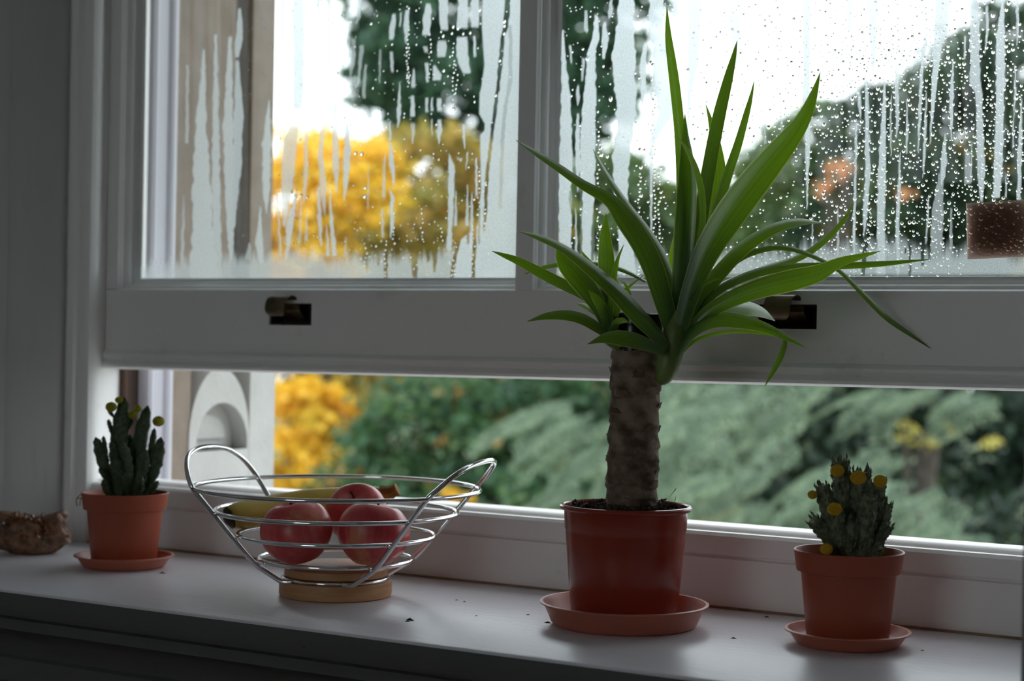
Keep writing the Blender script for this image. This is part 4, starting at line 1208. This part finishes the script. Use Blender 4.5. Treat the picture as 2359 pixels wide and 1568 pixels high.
# ---------------------------------------------------------------- cacti
def paddle(p0, p1, w, th, parent, name, mat, seed, bumps=True, n=14, seg=14):
    """flattened fleshy pad between two points with a knobbly rim"""
    r_ = np.random.default_rng(seed)
    p0, p1 = np.array(p0), np.array(p1)
    L = np.linalg.norm(p1 - p0); T = (p1 - p0) / L
    view = AF
    S = np.cross(T, view); S /= np.linalg.norm(S); Nn = np.cross(S, T)
    a = r_.uniform(-.5, .5)
    S, Nn = S * math.cos(a) + Nn * math.sin(a), Nn * math.cos(a) - S * math.sin(a)
    bend = r_.uniform(-.06, .06) * L
    v, f = [], []
    for i in range(n + 1):
        u = i / n
        prof = max(.05, (.52 + .48 * min(1, u / .45)) * max(0, 1 - max(0, (u - .62) / .38) ** 2.6) ** .5)
        c = p0 + T * L * u + S * bend * math.sin(math.pi * u)
        for k in range(seg):
            t = 2 * math.pi * k / seg
            kn = 1 + (.20 * abs(math.cos(t)) ** 3 * math.sin(i * 2.4 + (k % 2)) if bumps else 0) + r_.uniform(-.03, .03)
            v.append(c + S * math.cos(t) * w / 2 * prof * kn + Nn * math.sin(t) * th / 2 * prof)
    v.append(p0); v.append(p1)
    for i in range(n):
        for k in range(seg):
            k2 = (k + 1) % seg
            f.append((i * seg + k, i * seg + k2, (i + 1) * seg + k2, (i + 1) * seg + k))
    f += [(len(v) - 2, (k + 1) % seg, k) for k in range(seg)] + [(len(v) - 1, n * seg + k, n * seg + (k + 1) % seg) for k in range(seg)]
    # spine tufts
    for j in range(26):
        u, t = r_.uniform(.15, .97), r_.uniform(0, 6.28)
        prof = max(.05, (.52 + .48 * min(1, u / .45)) * max(0, 1 - max(0, (u - .62) / .38) ** 2.6) ** .5)
        d = S * math.cos(t) * w / 2 + Nn * math.sin(t) * th / 2
        b = p0 + T * L * u + S * bend * math.sin(math.pi * u) + d * prof * .97
        dn = d / np.linalg.norm(d); e = b + dn * r_.uniform(.0008, .0018) + T * .0006
        q = len(v); sd = np.cross(dn, T) * .00035
        v += [b - sd, b + sd, e, b + T * .0006]; f += [(q, q + 1, q + 2), (q + 1, q + 3, q + 2), (q + 3, q, q + 2)]
    return link(name, mesh(name, v, f), mat, parent, True)


def puff(p, r, parent, mat, seed):
    """ball of tiny florets"""
    r_ = np.random.default_rng(seed)
    mb = MB(); n, seg = 12, 22
    v, f = [], []
    for i in range(n + 1):
        ph = math.pi * i / n
        for k in range(seg):
            t = 2 * math.pi * k / seg
            q = r * (1 + (.10 if (i + k) % 2 else -.03) + r_.uniform(-.04, .04))
            v.append((q * math.sin(ph) * math.cos(t), q * math.sin(ph) * math.sin(t), q * .86 * math.cos(ph)))
    for i in range(n):
        for k in range(seg):
            k2 = (k + 1) % seg
            f.append((i * seg + k, i * seg + k2, (i + 1) * seg + k2, (i + 1) * seg + k))
    o = link('flower', mesh('flower', v, f), mat, parent, False, tuple(p))
    return o


lc = thing('potted_cactus', 'small paddle cactus with yellow-green flower balls, in terracotta pot by left jamb', 'cactus', LCA)
rc = thing('potted_cactus', 'small spiky-stemmed cactus with orange-yellow button flowers, in terracotta pot at right', 'cactus', RCA)
pm = pot_mesh_small().build('pot', M['terracotta'], rc, 'auto')
link('pot', pm.data, None, lc)
soil_disc(.0400, .0690, rc, 40, 8, .001)
soil_disc(.0405, .0700, lc, 60, 9, .002)
DL = 1.876
lo = np.array(LCA)
for j, (x0, y0, x1, y1, w, dd) in enumerate((
        (268, 1148, 287, 914, 38, .0), (305, 1148, 341, 933, 36, .004), (258, 1140, 220, 1006, 28, .003), (330, 1140, 371, 1006, 28, -.004), (304, 1118, 281, 1016, 20, -.016), (314, 1148, 323, 1092, 22, -.020),
        (330, 1146, 365, 1107, 14, -.014), (258, 1112, 228, 1077, 13, -.010), (256, 1148, 238, 1103, 18, -.012), (296, 1140, 294, 1086, 22, -.022), (272, 1070, 256, 1015, 16, -.010), (338, 1080, 356, 985, 16, .010),
        (250, 1090, 238, 1003, 12, .006), (286, 1000, 306, 962, 14, .004), (262, 1010, 249, 965, 10, .004), (288, 1148, 300, 1000, 34, .012), (276, 1148, 262, 1050, 34, -.006), (318, 1148, 332, 1030, 30, -.008), (262, 960, 250, 940, 9, .0))):
    p0 = at(x0, y0, DL + dd * .5) - lo; p1 = at(x1, y1, DL + dd) - lo
    paddle(p0, p1, w * DL / FPX * 1.05, max(.006, w * DL / FPX * .55), lc, 'cactus_pad', M['cactus'], 40 + j)
for j, (x, y, r) in enumerate(((256, 937, 11), (274, 921, 7.5), (306, 955, 9), (317, 941, 8), (365, 970, 11.5))):
    puff(at(x, y, DL - .010 + .004 * (j % 3)) - lo, r * 1.12 * DL / FPX, lc, M['flower_green'], 70 + j)
# dry roots hanging over the rim
o = MB()
for j, pts in enumerate((((200, 1138), (184, 1140), (176, 1152), (178, 1166)), ((196, 1140), (186, 1150), (184, 1164)), ((200, 1142), (190, 1146), (176, 1148)))):
    o.tube(catmull([at(x, y, DL - .018) - lo for x, y in pts], 10), .0006, 6)
o.build('dry_roots', M['roots'], lc)

DR = 1.4776
ro = np.array(RCA)


def spiky_stem(p0, p1, w, parent, seed, mat):
    """thick stem wrapped in upright fleshy scales"""
    r_ = np.random.default_rng(seed)
    p0, p1 = np.array(p0), np.array(p1)
    L = np.linalg.norm(p1 - p0); T = (p1 - p0) / L
    S = np.cross(T, [0.3, 1, .1]); S /= np.linalg.norm(S); Nn = np.cross(S, T)
    mb = MB()
    n = 10
    mb.tube([p0 + T * L * u for u in np.linspace(0, .93, n)], [w * .43 * (.62 + .38 * math.sin(math.pi * min(1, .25 + .62 * u))) for u in np.linspace(0, 1, n)], 10)
    nl = int(40 + L / .0011)
    for j in range(nl):
        u = (j + .5) / nl
        t = j * 2.39996 + r_.uniform(-.2, .2)
        d = S * math.cos(t) + Nn * math.sin(t)
        R0 = w * .43 * (.62 + .38 * math.sin(math.pi * min(1, .25 + .62 * u)))
        b = p0 + T * L * u * .93 + d * R0 * .80
        ln = w * r_.uniform(.26, .42)
        tp = b + T * ln * (.82 + .3 * u) + d * ln * (.42 - .26 * u)
        sd = np.cross(d, T) * w * .085
        th = d * w * .05
        md = (b + tp) / 2 + d * ln * .10
        q = len(mb.v)
        mb.v += [tuple(x) for x in (b - sd * .7 , b + sd * .7, b + th * 1.3, md - sd, md + sd, md + th * 1.5, md - th * .6, tp)]
        mb.f += [tuple(q + i for i in ff) for ff in ((0, 2, 5, 3), (2, 1, 4, 5), (0, 3, 6), (0, 6, 1), (1, 6, 4), (3, 5, 7), (5, 4, 7), (4, 6, 7), (6, 3, 7))]
    o = mb.build('stem', mat, parent)
    return o


for j, (x0, y0, x1, y1, w, dd) in enumerate((
        (1952, 1285, 1935, 1044, 46, .004), (1975, 1285, 1986, 1072, 48, -.002), (1996, 1280, 2026, 1100, 40, .004), (1938, 1280, 1890, 1106, 38, .0), (1940, 1268, 1868, 1192, 34, -.012), (2010, 1272, 2042, 1150, 38, .006),
        (2006, 1262, 2052, 1204, 28, -.010), (1936, 1270, 1922, 1160, 40, -.020), (1985, 1275, 2000, 1130, 44, -.016), (1962, 1275, 1958, 1120, 42, .012), (2000, 1284, 2032, 1262, 26, -.018), (1950, 1285, 1966, 1190, 44, -.014), (1900, 1285, 1922, 1262, 14, -.020))):
    spiky_stem(at(x0, y0, DR + dd * .4) - ro, at(x1, y1, DR + dd) - ro, w * 1.22 * DR / FPX, rc, 90 + j, M['cactus2'])
for j, (x, y, r, dd) in enumerate(((1929, 1084, 14, -.010), (1977, 1100, 16, -.014), (2028, 1108, 14, -.006), (1872, 1139, 10, -.004), (1923, 1172, 14.5, -.030), (1904, 1264, 12.5, -.026))):
    puff(at(x, y, DR + dd - .006) - ro, r * 1.08 * DR / FPX, rc, M['flower'], 120 + j)

# ================================================================== FRUIT BASKET
BX, BYY = -.3002, .1652
bo = np.array([BX, BYY, 0])
bas = thing('fruit_basket', 'open chrome wire fruit basket with two loop handles on a round wooden base', 'basket', (BX, BYY, 0))
prof = [(0, 0), (.0505, 0), (.0527, .0012), (.0532, .003), (.0532, .0130), (.0525, .0150), (.0505, .0158), (.0475, .0160), (.0475, .0178), (0, .0178)]
MB().lathe(prof, 72).build('wooden_base', M['beech'], bas, 'auto')
prof = [(0, .0182), (.0455, .0182), (.0482, .0195), (.0487, .0215), (.0478, .0262), (.0440, .0292), (.0300, .0305), (0, .0308)]
MB().lathe(prof, 72).build('base_top', M['beech'], bas, 'auto')
WR = .0021
def circ(r, z, n=96): return [(r * math.cos(2 * math.pi * k / n), r * math.sin(2 * math.pi * k / n), z) for k in range(n)]


RINGS = [(.1350, .1015), (.1140, .0795), (.0928, .0572), (.0724, .0345)]
for r, z in RINGS:
    MB().tube(circ(r, z), WR, 10, closed=True).build('ring', M['chrome'], bas, True)
MB().tube(circ(.0500, .0170, 64), .0016, 8, closed=True).build('base_ring', M['chrome'], bas, True)
# handles: two-legged loops, axis turned toward the camera's right
rx = np.array([AR[0], AR[1], 0]); rx /= np.linalg.norm(rx)
fy = np.array([AF[0], AF[1], 0]); fy /= np.linalg.norm(fy)
for half in (0, 1):
    ph = math.radians(-17) + half * math.pi
    ax = rx * math.cos(ph) + fy * math.sin(ph)
    la = -rx * math.sin(ph) + fy * math.cos(ph)
    side = [(.024, .0445, .0170), (.034, .0455, .0165), (.043, .0480, .0215), (.0605, .0535, .0340), (.079, .0595, .0560), (.097, .0650, .0785), (.1145, .0700, .1005),
            (.1240, .0670, .1100), (.1340, .0580, .1205), (.1420, .0430, .1280), (.1465, .0220, .1315), (.1480, 0, .1325)]
    if half:
        side = [(a - .010 * max(0, (a - .115) / .033), l, z + .003 * max(0, (a - .115) / .033)) for a, l, z in side]
    pts = side + [(a, -l, z) for a, l, z in side[-2::-1]]
    P3 = [ax * a + la * l + np.array([0, 0, z]) for a, l, z in pts]
    MB().tube(catmull(P3, 90), WR * 1.15, 10).build('handle', M['chrome'], bas, True)


def apple(px, py, D, R, rot, label, dent=1.0):
    c = at(px, py, D)
    prof = []
    for i in range(25):
        t = math.pi * i / 24
        r = math.sin(t) * (1 + .06 * math.cos(t)) * (1 - .10 * max(0, -math.cos(t)) ** 2)
        z = math.cos(t) * .93
        z -= .30 * dent * math.exp(-(r / .30) ** 2) * (1 if t < 1.5 else 0)
        z += .12 * math.exp(-(r / .22) ** 2) * (1 if t > 1.6 else 0)
        prof.append((max(r, 0) * R, z * R))
    e = thing('apple', label, 'apple', tuple(c))
    e.rotation_euler = rot
    MB().lathe(prof, 48, (0, 0, 0), lambda t, z: 1 + .022 * math.cos(5 * t) * (1 if z < 0 else .6)).build('skin', M['apple'], e, True)
    MB().tube([(0, 0, R * .56), (R * .03, 0, R * .75), (R * .08, R * .02, R * .92)], [.0011, .0010, .0014], 8).build('stem', M['stem'], e, True)


apple(683, 1224, 1.668, .0335, (.10, -.25, .4), 'red apple at the left front of the wire basket')
apple(860, 1230, 1.672, .0340, (.16, .06, 2.2), 'red apple at the right front of the wire basket, stalk hollow showing')
apple(822, 1182, 1.7345, .0300, (-.5, .3, 4.0), 'pink-red apple behind the other two, highest in the wire basket')

# banana lying behind the apples
bl = [(519, 1196, 1.712), (540, 1189, 1.718), (590, 1180, 1.736), (650, 1168, 1.757), (720, 1158, 1.773), (790, 1152, 1.781), (850, 1148, 1.782), (890, 1138, 1.780), (916, 1126, 1.778)]
c0_ = at(700, 1165, 1.745)
ban = thing('banana', 'yellow banana with a blackened tip lying behind the apples in the basket', 'banana', tuple(c0_))
P3 = catmull([at(*q) - c0_ for q in bl], 60)
rad = np.interp(np.linspace(0, 1, 60), [0, .03, .09, .2, .5, .78, .88, .94, 1], [.0045, .0085, .0135, .0165, .0170, .0140, .0085, .0060, .0062])
ob = MB(); ob.tube(P3[3:52], rad[3:52] * 1.0, 6); o = ob.build('peel', M['banana'], ban, True)
sub = o.modifiers.new('round', 'SUBSURF'); sub.levels = 1; sub.render_levels = 2
MB().tube(P3[:5], rad[:5] * .98, 8).build('tip', M['banana_end'], ban, True)
MB().tube(P3[50:], rad[50:] * 1.02, 8).build('stalk', M['banana_stem'], ban, 'auto')

# ================================================================== CRYSTAL
cc = atZ(72, 1274, 0)
cc[2] = 0
cry = thing('crystal_cluster', 'rough amber-brown crystal cluster lying on the sill in the left corner', 'crystal', tuple(cc))
bm = bmesh.new()
bmesh.ops.create_icosphere(bm, subdivisions=4, radius=1)
r_ = np.random.default_rng(77)
dirs = r_.normal(0, 1, (70, 3)); dirs /= np.linalg.norm(dirs, axis=1)[:, None]
hs = r_.uniform(-.02, .22, 70)
sv = rx; fv = fy
for vtx in bm.verts:
    d = np.array(vtx.co)
    dd = dirs @ d
    i = int(np.argmax(dd))
    k = 1 + hs[i] * max(0, (dd[i] - .86) / .14) + .05 * math.sin(9 * d[0] + 4 * d[2]) + .04 * math.sin(13 * d[1] - 5 * d[0])
    zz = d[2]
    x, y, z = d * k
    hgt = .0235 * (1 - .12 * math.cos(3.2 * x)) if z > 0 else .0235
    q = sv * x * .0360 * (1 + .25 * abs(z)) + fv * y * .024 + np.array([0, 0, .0215 + min(max(z, -.80), .82) * hgt * 1.12 + .004 * x * x])
    vtx.co = tuple(q)
me = bpy.data.meshes.new('rock'); bm.to_mesh(me); bm.free()
link('rock', me, M['rock'], cry)
hexv = [(math.cos(k * math.pi / 3), math.sin(k * math.pi / 3), 0) for k in range(6)] + [(math.cos(k * math.pi / 3), math.sin(k * math.pi / 3), 1.1) for k in range(6)] + [(0, 0, 2.0)]
hexf = [(k, (k + 1) % 6, 6 + (k + 1) % 6, 6 + k) for k in range(6)] + [(6 + k, 6 + (k + 1) % 6, 12) for k in range(6)]
hm = mesh('crystal_point', hexv, hexf); hm.materials.append(M['crystal'])
for j in range(150):
    x, z = r_.uniform(-.92, .92), r_.uniform(-.35, .95)
    if x * x + z * z * .8 > .85: continue
    y = -math.sqrt(max(.05, 1 - x * x - min(z * z, .9)))
    p = sv * x * .034 + fv * y * .0235 + np.array([0, 0, .0245 + z * .0215 + .004 * x * x])
    nrm = Vector(sv * x * .6 + fv * (y * .8) + np.array([0, 0, z * .9 + .15]) + r_.normal(0, .25, 3)).normalized()
    o = link('crystal_point', hm, None, cry, False, tuple(p))
    o.rotation_euler = nrm.to_track_quat('Z', 'Y').to_euler()
    s = r_.uniform(.0012, .0030); o.scale = (s, s, s)

# crumbs of soil and leaf bits on the sill
mb = MB()
for (px, py, l, an) in ((1262, 1434, .0035, .3), (1216, 1416, .0022, 1.), (945, 1428, .005, -.2), (938, 1431, .003, 1.2), (374, 1320, .004, .5), (1766, 1421, .0028, .7), (2266, 1462, .004, .2), (1052, 1382, .0018, .5), (1097, 1418, .0016, .4), (1070, 1386, .002, .1), (1690, 1470, .003, .4), (2125, 1498, .002, .4), (700, 1490, .002, .3)):
    p = atZ(px, py)
    d = np.array([math.cos(an), math.sin(an), 0]) * l; s = np.array([-math.sin(an), math.cos(an), 0]) * l * .3
    b = len(mb.v)
    mb.v += [tuple(p - d - s * .5), tuple(p + d - s), tuple(p + d * .7 + s), tuple(p - d * .6 + s), tuple(p + np.array([0, 0, l * .4]))]
    mb.f += [(b, b + 1, b + 4), (b + 1, b + 2, b + 4), (b + 2, b + 3, b + 4), (b + 3, b, b + 4), (b + 3, b + 2, b + 1, b)]
o = mb.build('soil_crumbs', M['soil'])
tag(o, 'scattered specks of soil and dry leaf on the sill', 'crumbs', kind='stuff')

# ================================================================== GARDEN
GZ = -5.2
tag(MB().box(-90, 60, .68, 160, GZ - .2, GZ).build('ground', M['lawn']), kind='structure')


def quads_mesh(name, centers, size, tint, aspect=.55, up=.25, seed=0, fold=.25):
    """a cloud of folded leaf blades: 2 quads each side of a midrib"""
    r_ = np.random.default_rng(seed)
    n = len(centers)
    nr = r_.normal(0, 1, (n, 3)); nr[:, 2] = np.abs(nr[:, 2]) + up; nr /= np.linalg.norm(nr, axis=1)[:, None]
    t = r_.normal(0, 1, (n, 3)); t -= nr * np.sum(t * nr, 1)[:, None]; t /= np.linalg.norm(t, axis=1)[:, None]
    s = np.cross(nr, t)
    sz = (size * r_.uniform(.6, 1.25, n))[:, None]
    base = centers - t * sz; tipp = centers + t * sz
    a = centers + s * sz * aspect + nr * sz * fold * aspect
    b = centers - s * sz * aspect + nr * sz * fold * aspect
    co = np.stack([base, a, tipp, b], 1).reshape(-1, 3)
    idx = np.arange(n)[:, None] * 4
    tri = np.concatenate([idx + np.array([[0, 1, 2]]), idx + np.array([[0, 2, 3]])], 1).reshape(-1, 3)
    me = bpy.data.meshes.new(name)
    me.vertices.add(len(co)); me.vertices.foreach_set('co', co.astype(np.float32).ravel())
    me.loops.add(tri.size); me.loops.foreach_set('vertex_index', tri.astype(np.int32).ravel())
    me.polygons.add(len(tri)); me.polygons.foreach_set('loop_start', (np.arange(len(tri)) * 3).astype(np.int32))
    me.update()
    at_ = me.attributes.new('tint', 'FLOAT', 'POINT')
    at_.data.foreach_set('value', np.repeat(tint, 4).astype(np.float32))
    return me


def crown(name, label, blobs, nleaf, size, mat, seed, trunk=None, group='garden trees outside', clump=.16, cat='tree', shell=.55):
    """blobs: (px, py, distance, rx px, ry px, share); clumps of leaves over each blob's volume, denser at its skin"""
    r_ = np.random.default_rng(seed)
    C, Tn = [], []
    tot = sum(b[5] for b in blobs)
    for (px, py, D, rx_, ry_, sh) in blobs:
        c = at(px, py, D)
        a, b = rx_ * D / FPX, ry_ * D / FPX
        n = int(nleaf * sh / tot); nc = max(10, n // 60)
        d = r_.normal(0, 1, (nc, 3)); d /= np.linalg.norm(d, axis=1)[:, None]
        rad = (shell + (1 - shell) * r_.random(nc)) ** .7
        cc_ = c + d * rad[:, None] * np.array([a, a, b])
        ct = r_.random(nc)
        k = r_.integers(0, nc, n)
        off = r_.normal(0, 1, (n, 3)) * np.array([1, 1, .6]) * clump * (a + b) / 2
        C.append(cc_[k] + off)
        Tn.append(np.clip(ct[k] * .55 + r_.random(n) * .45, 0, 1))
    C = np.concatenate(C); Tn = np.concatenate(Tn)
    low = C[:, 2].min()
    px, py, D = blobs[0][:3]
    base = at(trunk if trunk else px, py, D); base[2] = GZ
    e = thing(name, label, cat, tuple(base), group)
    me = quads_mesh('foliage', C - base, size, Tn, seed=seed)
    tag(link('foliage', me, mat, e), kind='stuff')
    top = np.mean(C, 0) - base
    mb = MB()
    h = top[2]
    mb.tube(catmull([(0, 0, 0), (.06, .02, h * .4), (top[0] * .6 - .05, top[1] * .6, h * .8), (top[0], top[1], h * 1.0)], 14), np.linspace(.09 + .012 * D / 2, .03, 14), 9)
    for j in range(7):
        q = C[r_.integers(0, len(C))] - base
        s = np.array([top[0] * .5, top[1] * .5, h * r_.uniform(.55, .8)])
        mb.tube(catmull([s, (s + q) / 2 + [0, 0, .12], q], 8), np.linspace(.035, .008, 8), 6)
    mb.build('trunk', M['treebark'], e, True)
    return e


crown('conifer_tree', 'tall dark green conifer filling the top of the left pane', [(1130, -60, 24, 330, 240, 3), (980, 190, 23, 160, 130, 1.6), (1260, 200, 24, 190, 200, 1.6), (1380, 60, 24.5, 120, 260, 1), (900, 60, 23, 100, 150, .8)],
      16000, .11, M['f_conifer'], 201, 1130)
crown('maple_tree', 'bright yellow autumn tree seen beside the stone reveal', [(745, 430, 15, 150, 130, 2.2), (700, 560, 14.8, 120, 110, 1.4), (800, 370, 15.2, 110, 80, 1), (730, 960, 14.4, 105, 90, 1.5), (690, 1080, 14.2, 95, 80, 1.2), (640, 760, 15, 160, 180, 1.2)],
      9000, .055, M['f_yellow'], 202, 660, clump=.2)
crown('beech_tree', 'olive-brown autumn tree right of the yellow one', [(990, 420, 18, 150, 120, 2), (1010, 560, 17.5, 160, 130, 2), (900, 540, 18, 100, 100, 1), (1150, 470, 18.5, 130, 130, 1.2), (900, 820, 17.5, 260, 130, 2), (1250, 780, 18, 240, 150, 1.4)], 14000, .065, M['f_olive'], 203, 1000, clump=.2)
crown('holly_tree', 'dark evergreen tree with russet specks below the raised sash', [(1000, 1010, 12.5, 200, 150, 2.4), (1180, 980, 13, 220, 170, 2.4), (900, 1180, 12.2, 220, 120, 2), (1200, 1180, 12, 220, 120, 2), (1350, 900, 13.5, 200, 140, 1.5)],
      17000, .045, M['f_hedge'], 204, 1080, clump=.17)
crown('ash_tree', 'pale green distant tree low behind the yucca leaves', [(1420, 490, 27, 160, 150, 2), (1580, 520, 27, 150, 110, 1.6), (1320, 560, 26, 140, 110, 1), (1720, 540, 26, 170, 110, 1.6)], 8000, .11, M['f_mid'], 205, 1480, clump=.18)
crown('oak_tree', 'large dark tree with yellowing leaves behind the right pane', [(2220, 330, 19, 230, 210, 3), (2090, 470, 18.5, 200, 170, 2.4), (2330, 200, 19.5, 180, 190, 2), (2010, 330, 19, 110, 130, 1.1), (2360, 520, 18.5, 200, 180, 1.8), (1960, 560, 18, 150, 120, 1.2)],
      20000, .07, M['f_dark'], 206, 2200, clump=.16)
crown('cherry_tree', 'small orange autumn tree glimpsed left of the dark oak', [(1930, 395, 16.5, 24, 26, 1), (1900, 440, 16.5, 18, 18, .6), (2085, 442, 16.4, 26, 8, .3)], 100, .045, M['f_orange'], 207, 1920, clump=.45)
crown('birch_tree', 'mid green tree between the pale tree and the dark oak', [(1800, 430, 21, 110, 140, 1.5), (1870, 330, 21, 90, 90, 1), (1760, 560, 21, 150, 120, 1.4), (1900, 520, 20.5, 120, 130, 1)], 8000, .075, M['f_mid'], 208, 1820)
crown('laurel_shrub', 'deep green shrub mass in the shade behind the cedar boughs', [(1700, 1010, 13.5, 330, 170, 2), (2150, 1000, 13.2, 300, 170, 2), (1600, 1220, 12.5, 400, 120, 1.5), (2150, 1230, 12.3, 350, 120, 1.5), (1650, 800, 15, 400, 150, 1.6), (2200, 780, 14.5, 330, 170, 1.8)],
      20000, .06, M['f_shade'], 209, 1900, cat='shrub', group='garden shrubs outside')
crown('forsythia_shrub', 'yellow-leaved shrub low behind the yucca pot', [(1600, 1165, 9.3, 38, 42, 1), (1640, 1195, 9.3, 34, 22, .6), (1690, 1185, 9.4, 16, 26, .3)], 700, .022, M['f_yellow'], 210, 1620, cat='shrub', group='garden shrubs outside')
crown('rose_shrub', 'pale yellow flower clusters in the shade at the far right', [(2095, 1000, 10.3, 26, 22, 1), (2130, 1020, 10.3, 20, 14, .6), (2280, 1020, 10.5, 26, 12, .5), (2180, 990, 10.5, 12, 10, .2)], 130, .022, M['f_pale'], 211, 2100, clump=.4, cat='shrub', group='garden shrubs outside')
crown('rowan_shrub', 'small orange-yellow shrub seen behind the right basket handle', [(1035, 1138, 9.5, 30, 16, 1), (1075, 1150, 9.5, 18, 10, .4)], 260, .022, M['f_yellow'], 212, 1040, cat='shrub', group='garden shrubs outside')
crown('hedge_row', 'far dark hedge closing the bottom of the garden', [(x, 690, 42, 320, 170, 1) for x in range(300, 2700, 200)], 20000, .24, M['f_hedge'], 213, 1300, cat='hedge', group='garden shrubs outside')


# cedar: flat drooping boughs of needle tufts
def bough_mesh(seed):
    r_ = np.random.default_rng(seed)
    C, T = [], []
    for i in range(46):
        u = .06 + .94 * i / 45
        L = .30 * (1 - u) ** .6 * (.75 + .5 * r_.random()) + .05
        s = 1 if i % 2 else -1
        for k in range(int(10 + L * 75)):
            q = r_.random() ** .8
            C.append((u + q * L * .62 + r_.normal(0, .008), s * q * L * .85 + r_.normal(0, .012), -.26 * u * u - .30 * (q * L) ** 1.3 + r_.normal(0, .010)))
            T.append(min(1, .25 + .5 * q + .35 * r_.random()))
    return quads_mesh('bough', np.array(C), .024, np.array(T), .32, .9, seed)


BM = [bough_mesh(300 + i) for i in range(6)]
for b_ in BM: b_.materials.append(M['f_cedar'])
ctop = at(2420, 760, 12.4)
cbase = ctop.copy(); cbase[2] = GZ
ced = thing('cedar_tree', 'blue-green cedar with layered drooping boughs below the raised sash', 'tree', tuple(cbase), 'garden trees outside')
tk = MB().tube([(0, 0, 0), (.05, 0, (ctop[2] - GZ) * .5), (0, 0, ctop[2] - GZ)], [.26, .2, .12], 12)
tk.build('trunk', M['treebark'], ced, True)
r_ = np.random.default_rng(55)
# ridges of foliage: (points along the ridge in the view, distance, boughs, length px, droop)
RIDGES = [([(1560, 875), (1760, 880), (1960, 880)], 10.4, 7, 300, .30), ([(1250, 935), (1330, 945), (1440, 985)], 10.0, 5, 220, .35), ([(1540, 925), (1700, 930), (1900, 945)], 9.8, 8, 280, .42),
          ([(1300, 1000), (1400, 1040), (1480, 1060)], 9.7, 4, 200, .40), ([(1540, 985), (1680, 1000), (1830, 1010)], 9.4, 7, 260, .45), ([(1540, 1090), (1700, 1105), (1880, 1085), (2060, 1075)], 8.9, 10, 260, .34),
          ([(1620, 1170), (1780, 1165), (1960, 1150)], 8.6, 7, 260, .40), ([(1960, 1110), (2120, 1120), (2260, 1170)], 8.7, 7, 260, .42), ([(2080, 1190), (2220, 1215), (2345, 1250)], 8.4, 6, 260, .34),
          ([(2120, 905), (2230, 915), (2335, 925)], 9.8, 5, 200, .22), ([(1700, 1240), (1850, 1250), (2000, 1240)], 8.2, 6, 260, .3), ([(1300, 1130), (1450, 1140)], 9.6, 3, 200, .4), ([(2020, 890), (2080, 900)], 10.2, 3, 180, .3), ([(2040, 1030), (2080, 1060)], 9.5, 2, 150, .4)]
k_ = 0
for pts, D, nb_, lpx, droop in RIDGES:
    pc = catmull([(x, y, 0) for x, y in pts], 40)
    for j in range(nb_):
        u = (j + r_.uniform(.15, .85)) / nb_
        x, y, _ = pc[int(u * 39)]
        a = at(x + r_.uniform(-20, 20), y - 14 + r_.uniform(-12, 12), D + r_.uniform(-.1, .5))
        az = r_.uniform(-2.5, .35)                         # outward: leftwards and toward the house
        hd = rx * -math.cos(az * .9 + .9) * 1.0 + fy * -abs(math.sin(az)) * .8
        hd = hd / np.linalg.norm(hd)
        xa = Vector((hd[0], hd[1], -droop * r_.uniform(.5, 1.3))).normalized()
        za = Vector((0, 0, 1)); za = (za - xa * za.dot(xa)).normalized()
        za = Matrix.Rotation(r_.uniform(-.35, .35), 3, xa) @ za
        ya = za.cross(xa).normalized()
        L = lpx * r_.uniform(.75, 1.25) * D / FPX
        o = link('bough', BM[k_ % 6], None, ced); k_ += 1
        o.matrix_local = Matrix.Translation(Vector(a - cbase)) @ Matrix((xa, ya, za)).transposed().to_4x4() @ Matrix.Scale(L, 4)
